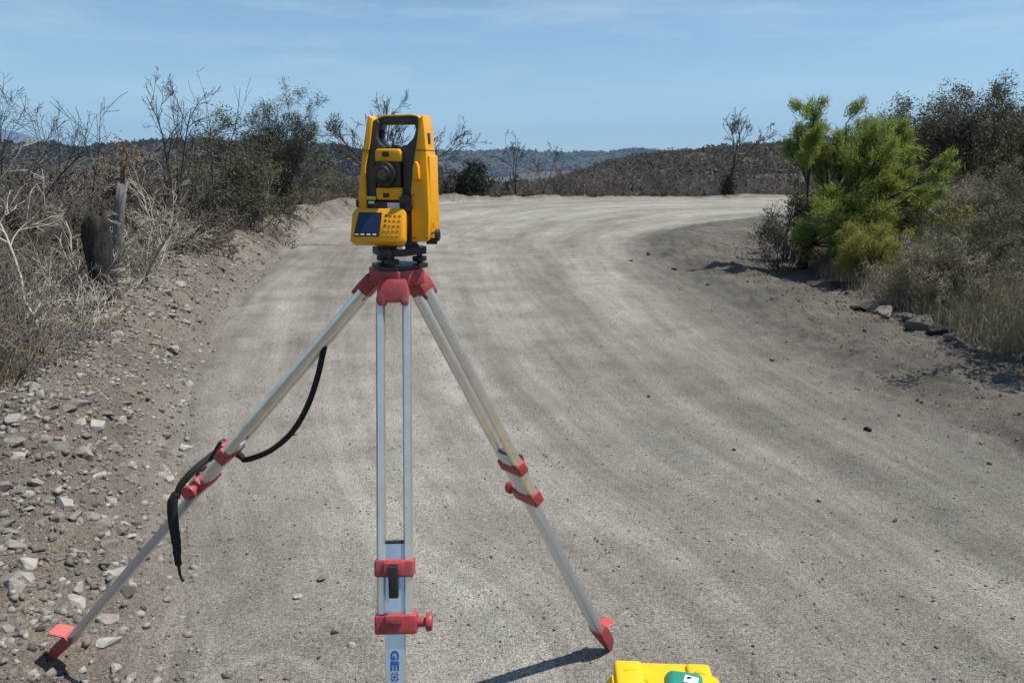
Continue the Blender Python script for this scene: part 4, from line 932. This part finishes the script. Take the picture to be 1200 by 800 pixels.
for k in range(26):
    px = rng.uniform(345, 425) if k < 16 else rng.uniform(420, 545); y = 37 + rng.random() * 10 if px < 425 else 43 + rng.random() * 5
    place('dry_shrub', FAR[k % 4], at(px, y), y, rng.uniform(0.8, 1.5), rng.uniform(0, 6.28), 'dry shrub on the outer edge of the bend near the fan-crowned tree', 'shrub', 'dry shrubs at the outer edge of the bend', 1.3)

# the green tree on the right
gx0, gy0 = at(938, 12.4), 12.4
gt = empty('green_tree', (gx0, gy0, zt(gx0, gy0) - 0.03)); tag(gt, 'bright green feathery tree leaning over the inside of the bend', 'tree')
tk = Grow(61); tk.branch((0, 0, -0.1), (0.22, 0.0, 1), 1.25, 0.062, 9, 0.16, (), steps=6)
seg = [list(q) for q in tk.seg]
for i, q in enumerate(seg): q[6] = 0.062 * (1.35 - 0.6 * i / 6); q[7] = 0.062 * (1.35 - 0.6 * (i + 1) / 6)
tk2 = Grow(62); tk2.branch((0.12, 0, 0.62), (-0.12, 0.1, 1), 0.75, 0.032, 9, 0.16, (), steps=5)
V, F = tubes(seg + [list(q) for q in tk2.seg], 9); link('trunk', np_mesh('trunk', V, F, M['bark'], True), gt)
g = Grow(63); top = np.array(seg[-1][3:6])
def limb(p, d, L, r, kids=(8, 5, 3)): g.branch(p, d, L, r, 0, 0.22, kids, 0.52, (0.35, 0.85), 0.05, 6, 0.18, 0.003)
for d, L in (((0.9, 0.1, 0.45), 1.45), ((0.6, -0.5, 0.65), 1.35), ((0.5, 0.6, 0.7), 1.4), ((0.12, 0.0, 1.0), 1.25), ((-0.05, 0.25, 1.0), 1.15), ((1.0, -0.25, 0.2), 1.45), ((0.95, 0.35, 0.02), 1.35), ((0.35, -0.3, 0.9), 1.3), ((0.75, 0.0, 0.75), 1.4), ((1.0, 0.0, -0.1), 1.25), ((0.55, 0.1, 0.9), 1.35)): limb(top * g.r.uniform(0.75, 1.0), d, L, 0.035)
p2 = np.array(tk2.seg[-1][3:6]); limb(p2, (-0.3, 0, 1.0), 0.85, 0.022, (6, 5, 3)); limb(p2, (-0.2, -0.4, 0.6), 0.8, 0.02, (6, 4, 3)); limb(p2, (0.1, 0.1, 1.0), 1.1, 0.026, (7, 5, 3))
for d in ((0.8, 0.2, 0.35), (0.7, -0.4, 0.3), (1, 0, 0.1), (0.5, -0.6, 0.6)): limb(top * 0.62, d, 1.25, 0.026)
for d in ((0.9, -0.3, 0.25), (0.6, -0.7, 0.3), (-0.1, -0.6, 0.6), (0.9, 0.3, 0.45), (1, -0.1, 0.0)): limb(top * 0.38, d, 1.0, 0.02)
V, F = tubes(g.seg, 3); br = link('branches', np_mesh('branches', V, F, M['bark']), gt)
tips = [q for q in g.tips if q[0] > -0.5]; V, F = leaves(tips, 5, 0.040, 0.052, 64, 0.10, 0.0, 2.2)
link('crown', np_mesh('crown', V, F, M['mesq']), gt)
# brush around its foot
o = link('dry_shrub', dry_shrub(71, 12, 1.0, (6, 5, 3), 'bark', 0.012, 0.7)[0], None, (at(916, 12.2), 12.2, zt(at(916, 12.2), 12.2) - .03)); o.scale = (0.85, 0.85, 1.0); tag(o, 'dark tangle of dead twigs at the foot of the green tree', 'shrub')
leafy_bush('olive_bush', at(922, 13.6), 13.6, 1.45, 1.1, 521, 'olive', 'dusty olive bush behind the foot of the green tree', 8, 2, 0.03, 0.06)
leafy_bush('yellow_green_shrub', at(1022, 10.4), 10.4, 0.78, 1.0, 523, 'lime', 'low yellow-green broom-like shrub above the flat boulder', 15, 3, 0.040, 0.04, (6, 5, 3), asp=0.09, along=1.6, rmin=0.0025)
leafy_bush('green_shrub', at(985, 12.0), 11.7, 1.2, 1.2, 525, 'mesq', 'sparse green shrub under the crown of the green tree', 12, 4, 0.045, 0.05, (6, 5, 3), asp=0.10, along=1.6)
leafy_bush('yellow_green_shrub', at(1060, 11.6), 11.6, 1.1, 1.0, 527, 'lime', 'sparse yellow-flecked shrub between the green tree and the sage brush', 8, 2, 0.026, 0.05, (5, 4, 3), asp=0.25)
leafy_bush('olive_bush', 5.15, 5.75, 1.9, 1.3, 531, 'olive', 'dusty olive bush overhanging the verge past the straw grass', 11, 4, 0.03, 0.06)
# large dusty bushes behind
for i, (px, y, h, w, mtl, lb_) in enumerate(((1075, 19, 2.9, 2.0, 'olive', 'tall dusty olive bush rising straight behind the green tree'), (1120, 17.5, 2.65, 2.0, 'deep', 'tall dark bush behind the sage brush, right of the green tree'), (1160, 20, 2.7, 2.2, 'olive', 'broad dusty bush on the slope behind the sage brush'), (1205, 18, 2.4, 2.2, 'deep', 'dark spreading bush highest up the slope'), (1040, 22, 2.7, 1.8, 'olive', 'grey-olive bush half hidden behind the crown of the green tree'), (1235, 15, 2.3, 2.2, 'olive', 'dusty bush at the top of the slope above the straw grass'))):
    mtl = 'dusk' if mtl == 'deep' else mtl
    leafy_bush('large_bush', at(px, y), y, h, w, 540 + i, mtl, lb_, 13, 5, 0.034, 0.09, (6, 5, 3), group='large bushes behind the green tree', rmin=0.004, twm='twig', along=0.5)
rng = np.random.default_rng(41)
RMARKS = [(at(1094, 7.6), 7.6, 'the verge boulders'), (at(1022, 10.4), 10.4, 'the broom-like yellow-green shrub'), (at(1060, 11.6), 11.6, 'the yellow-flecked shrub'), (at(1110, 13.5), 13.5, 'the long pale fallen branch'), (at(1120, 17.5), 17.5, 'the tall dark bush'), (at(1235, 15), 15, 'the dusty bush above the straw grass'), (at(1190, 6.5), 6.5, 'the tallest straw grass at the verge')]
def sage_mesh(seed, leafm, twm, nl):
    g = Grow(seed)
    for k in range(11):
        a = g.r.uniform(0, 6.28); ti = abs(g.r.normal(0, 0.55)); g.branch((0.05 * math.cos(a), 0.05 * math.sin(a), -.06), (math.cos(a) * math.sin(ti), math.sin(a) * math.sin(ti), math.cos(ti)), g.r.uniform(.7, 1.0), 0.009, 0, 0.3, (6, 4, 3), 0.5, (.4, 1.0), 0.01, 5, 0.2, 0.002)
    V1, F1 = tubes(g.seg, 3); V2, F2 = leaves(g.tips, nl, 0.03, 0.018, seed + 1, 0.3)
    a = np_mesh('stems', V1, F1, M[twm]); b_ = np_mesh('foliage', V2, F2, M[leafm]); return a, b_
SG = [sage_mesh(560, 'sage', 'twig', 2), sage_mesh(562, 'sage', 'twig', 1), sage_mesh(564, 'olive', 'twig', 2), sage_mesh(566, 'straw', 'twig', 1)]
cnt = 0
while cnt < 78:
    y = 5.6 + rng.random() * 12.5; d = 0.25 + rng.random() ** 1.2 * 5.5; x = np.interp(y, RVEG[:60, 1], RVEG[:60, 0]) + d
    px = 600 + x / (y * .975 + .36) * 900
    if px > 1290 or px < 1000 + 0: continue
    if px < 1070 and (y < 13.0): continue
    k = int(rng.integers(0, 4)); s = rng.uniform(0.55, 1.0) * (0.75 + 0.12 * d)
    t = empty('sage_shrub', (x, y, zt(x, y) - 0.03), rng.uniform(0, 6.28)); t.scale = (s, s, s)
    link('stems', SG[k][0], t); link('foliage', SG[k][1], t)
    tag(t, ('pale sage shrub', 'thin pale grey shrub', 'dull olive shrub', 'straw-coloured dry shrub')[k] + (' on the lower slope by ' if d < 2 else ' higher on the slope near ') + near_mark(x, y, RMARKS), 'shrub', ('pale sage shrubs', 'thin grey shrubs', 'dull olive shrubs', 'straw shrubs')[k] + ' on the right slope')
    cnt += 1
# leaning dead branch and fallen twigs
g = Grow(81); g.branch((0, 0, -0.08), (0.55, 0, 0.9), 0.32, 0.035, 9, 0.1, (), steps=3); e_ = g.seg[-1][3:6]; g.branch(e_, (1.0, 0.1, 0.35), 0.45, 0.024, 0, 0.2, (2, 2), 0.4, rmin=0.005)
V, F = tubes(g.seg, 7); o = link('dead_branch', np_mesh('dead_branch', V, F, M['bark'], True), None, (at(1066, 8.6), 8.6, zt(at(1066, 8.6), 8.6))); tag(o, 'dark bent dead branch sticking out among the verge boulders', 'branch')
for i, (px, y, ln, la_) in enumerate(((1110, 13.5, 1.4, 'long pale fallen branch lying across the slope behind the sage'), (1140, 12.0, 1.2, 'pale fallen branch lying lower down the right slope'))):
    g = Grow(90 + i); g.branch((0, 0, 0.05), (-0.8, 0.2, 0.45), ln, 0.016, 0, 0.15, (5, 3), 0.5, rmin=0.004); V, F = tubes(g.seg, 5)
    tag(link('fallen_branch', np_mesh('fallen_branch', V, F, M['twigpale']), None, (at(px, y), y, zt(at(px, y), y))), la_, 'branch')

# ------------------------------------------------------------------ grass (uncountable)
def grass(name, x, y, h, mat, seed, label, wdt=0.003, bend=0.6):
    r = np.random.default_rng(seed); n = len(x); z = terrain(x, y) - 0.01
    a = r.uniform(0, 6.28, n); tl_ = np.abs(r.normal(0, bend, n)); hh = h * r.uniform(0.4, 1.1, n)
    P = np.stack([x, y, z], 1); ca, sa = np.cos(a), np.sin(a)
    D1 = np.stack([ca * np.sin(tl_ * .5), sa * np.sin(tl_ * .5), np.cos(tl_ * .5)], 1) * (hh * .55)[:, None]
    D2 = np.stack([ca * np.sin(tl_ * 1.4), sa * np.sin(tl_ * 1.4), np.cos(tl_ * 1.4)], 1) * (hh * .45)[:, None]
    b2 = r.uniform(0, 6.28, n); Wd = np.stack([np.cos(b2), np.sin(b2), 0 * b2], 1) * wdt * (0.6 + 0.06 * y)[:, None]
    V = np.stack([P - Wd, P + Wd, P + D1 + Wd * .7, P + D1 - Wd * .7, P + D1 + D2], 1).reshape(-1, 3)
    o_ = np.arange(n) * 5; F = np.concatenate([np.stack([o_, o_ + 1, o_ + 2], 1), np.stack([o_, o_ + 2, o_ + 3], 1), np.stack([o_ + 3, o_ + 2, o_ + 4], 1)])
    return tag(link(name, np_mesh(name, V, F, M[mat])), label, 'grass', None, 'stuff')
r_ = np.random.default_rng(51)
def clumped(n, fx):
    y, d = fx(n // 10); y = np.repeat(y, 10) + r_.normal(0, .07, len(y) * 10); d = np.repeat(d, 10) + r_.normal(0, .07, len(d) * 10); return y, d
y, d = clumped(30000, lambda n: (3.8 + r_.random(n) ** 1.7 * 22, 1.25 + np.abs(r_.normal(0, 1.3, n))))
grass('dry_grass', np.interp(y, LEFT[:70, 1], LEFT[:70, 0]) - d, y, 0.30, 'rust', 52, 'rusty brown dry grass and litter under the thicket')
y, d = clumped(14000, lambda n: (4.2 + r_.random(n) ** 1.7 * 26, 1.1 + np.abs(r_.normal(0, .5, n))))
grass('dry_grass', np.interp(y, LEFT[:70, 1], LEFT[:70, 0]) - d, y, 0.42, 'straw', 53, 'pale straw grass in thin tufts along the back of the rubble bank')
y, d = clumped(26000, lambda n: (5.4 + r_.random(n) ** 1.3 * 12, 0.05 + np.abs(r_.normal(0, 1.5, n))))
grass('dry_grass', np.interp(y, RVEG[:60, 1], RVEG[:60, 0]) + d, y, 0.34, 'straw', 54, 'straw-coloured grass covering the right-hand slope')
y, d = clumped(14000, lambda n: (5.4 + r_.random(n) ** 1.3 * 12, 0.2 + np.abs(r_.normal(0, 2.2, n))))
grass('dry_grass', np.interp(y, RVEG[:60, 1], RVEG[:60, 0]) + d, y, 0.38, 'sage', 55, 'pale sage-grey grass growing through the right-hand slope')

# ------------------------------------------------------------------ brush on the hills (reads as one mass)
def brush(name, x, y, z, rad, hgt, nf, mat, seed, label, asp=0.4, fsz=0.35):
    r = np.random.default_rng(seed); n = len(x); m_ = n * nf
    u = r.normal(size=(m_, 3)); u /= np.linalg.norm(u, axis=1)[:, None]; u *= r.uniform(0.55, 1.0, (m_, 1)); u[:, 2] = np.abs(u[:, 2])
    rd = np.repeat(rad, nf)[:, None]; hg = np.repeat(hgt, nf)
    P = np.repeat(np.stack([x, y, z], 1), nf, 0) + u * rd; P[:, 2] = np.repeat(z, nf) + u[:, 2] * hg
    a = r.normal(size=(m_, 3)) + u * 0.8; a[:, 2] += 0.4; a /= np.linalg.norm(a, axis=1)[:, None]; b_ = np.cross(a, r.normal(size=(m_, 3))); b_ /= np.linalg.norm(b_, axis=1)[:, None]
    s = rd * fsz * r.uniform(0.5, 1.3, (m_, 1)); V = np.stack([P - a * s + b_ * s * asp * 1.3, P + a * s * 1.2, P - a * s - b_ * s * asp * 1.3], 1).reshape(-1, 3)
    return tag(link(name, np_mesh(name, V, np.arange(m_ * 3).reshape(-1, 3), M[mat])), label, 'brush', None, 'stuff')
n = 4700; y = 47 + r_.random(n) ** 0.9 * 115; x = r_.uniform(-0.25, 0.95, n) * y; z = terrain(x, y)
k = (x / y < 0.8); x, y, z = x[k], y[k], z[k]; rad = r_.uniform(0.5, 1.6, len(x)) * (0.8 + 0.6 * r_.random(len(x)) ** 4); brush('hillside_brush', x, y, z - 0.15, rad, rad * r_.uniform(0.55, 0.95, len(x)), 64, 'farbrush', 61, 'grey-brown dry brush covering the hillside beyond the bend', 0.5, 0.15)
n = 1500; y = 44 + r_.random(n) * 110; x = r_.uniform(-0.85, 0.02, n) * y; z = terrain(x, y)
rad = r_.uniform(0.6, 1.5, n); brush('valley_brush', x, y, z - 0.1, rad, rad * r_.uniform(1.0, 1.7, n), 60, 'farbrush', 62, 'grey-brown scrub filling the low ground beyond the thicket', 0.45, 0.15)
n = 5200; y = r_.uniform(335, 560, n); x = r_.uniform(-0.95, 0.02, n) * y; z = f_left(x, y); rad = r_.uniform(1.5, 3.2, n); brush('hill_woodland', x, y, z - 0.3, rad, rad * r_.uniform(0.9, 1.5, n), 18, 'farwood', 63, 'dark scrub woodland on the low hill behind the thicket', 0.5, 0.45)
n = 7000; y = 950 + r_.random(n) ** 0.7 * 1010; x = r_.uniform(-0.6, 0.5, n) * y; z = f_mid(x, y); rad = r_.uniform(4, 8, n); brush('ridge_woodland', x, y, z - 1, rad, rad * r_.uniform(0.7, 1.2, n), 10, 'farwood', 64, 'bluish distant woodland covering the ridge on the skyline', 0.55, 0.5)

# ------------------------------------------------------------------ haze
m = bpy.data.materials.new('thin_haze'); m.use_nodes = True; nt = m.node_tree; nt.nodes.clear()
pv = nt.nodes.new('ShaderNodeVolumePrincipled'); pv.inputs['Color'].default_value = (0.40, 0.66, 1.0, 1); pv.inputs['Density'].default_value = 0.00016; pv.inputs['Anisotropy'].default_value = 0.0
om = nt.nodes.new('ShaderNodeOutputMaterial'); nt.links.new(pv.outputs[0], om.inputs['Volume'])
hb = bmesh.new(); bmesh.ops.create_cube(hb, size=1.0)
zlow = float(min(GZ.min(), -95)) - 1; ztop = 420.0
for v in hb.verts: v.co = Vector((v.co.x * 18600, v.co.y * 9200 + 4500, (v.co.z + 0.5) * (ztop - zlow) + zlow))
hz_ = link('haze', bm_mesh('haze', hb, m)); tag(hz_, 'thin bluish haze in the air', 'haze', None, 'stuff')
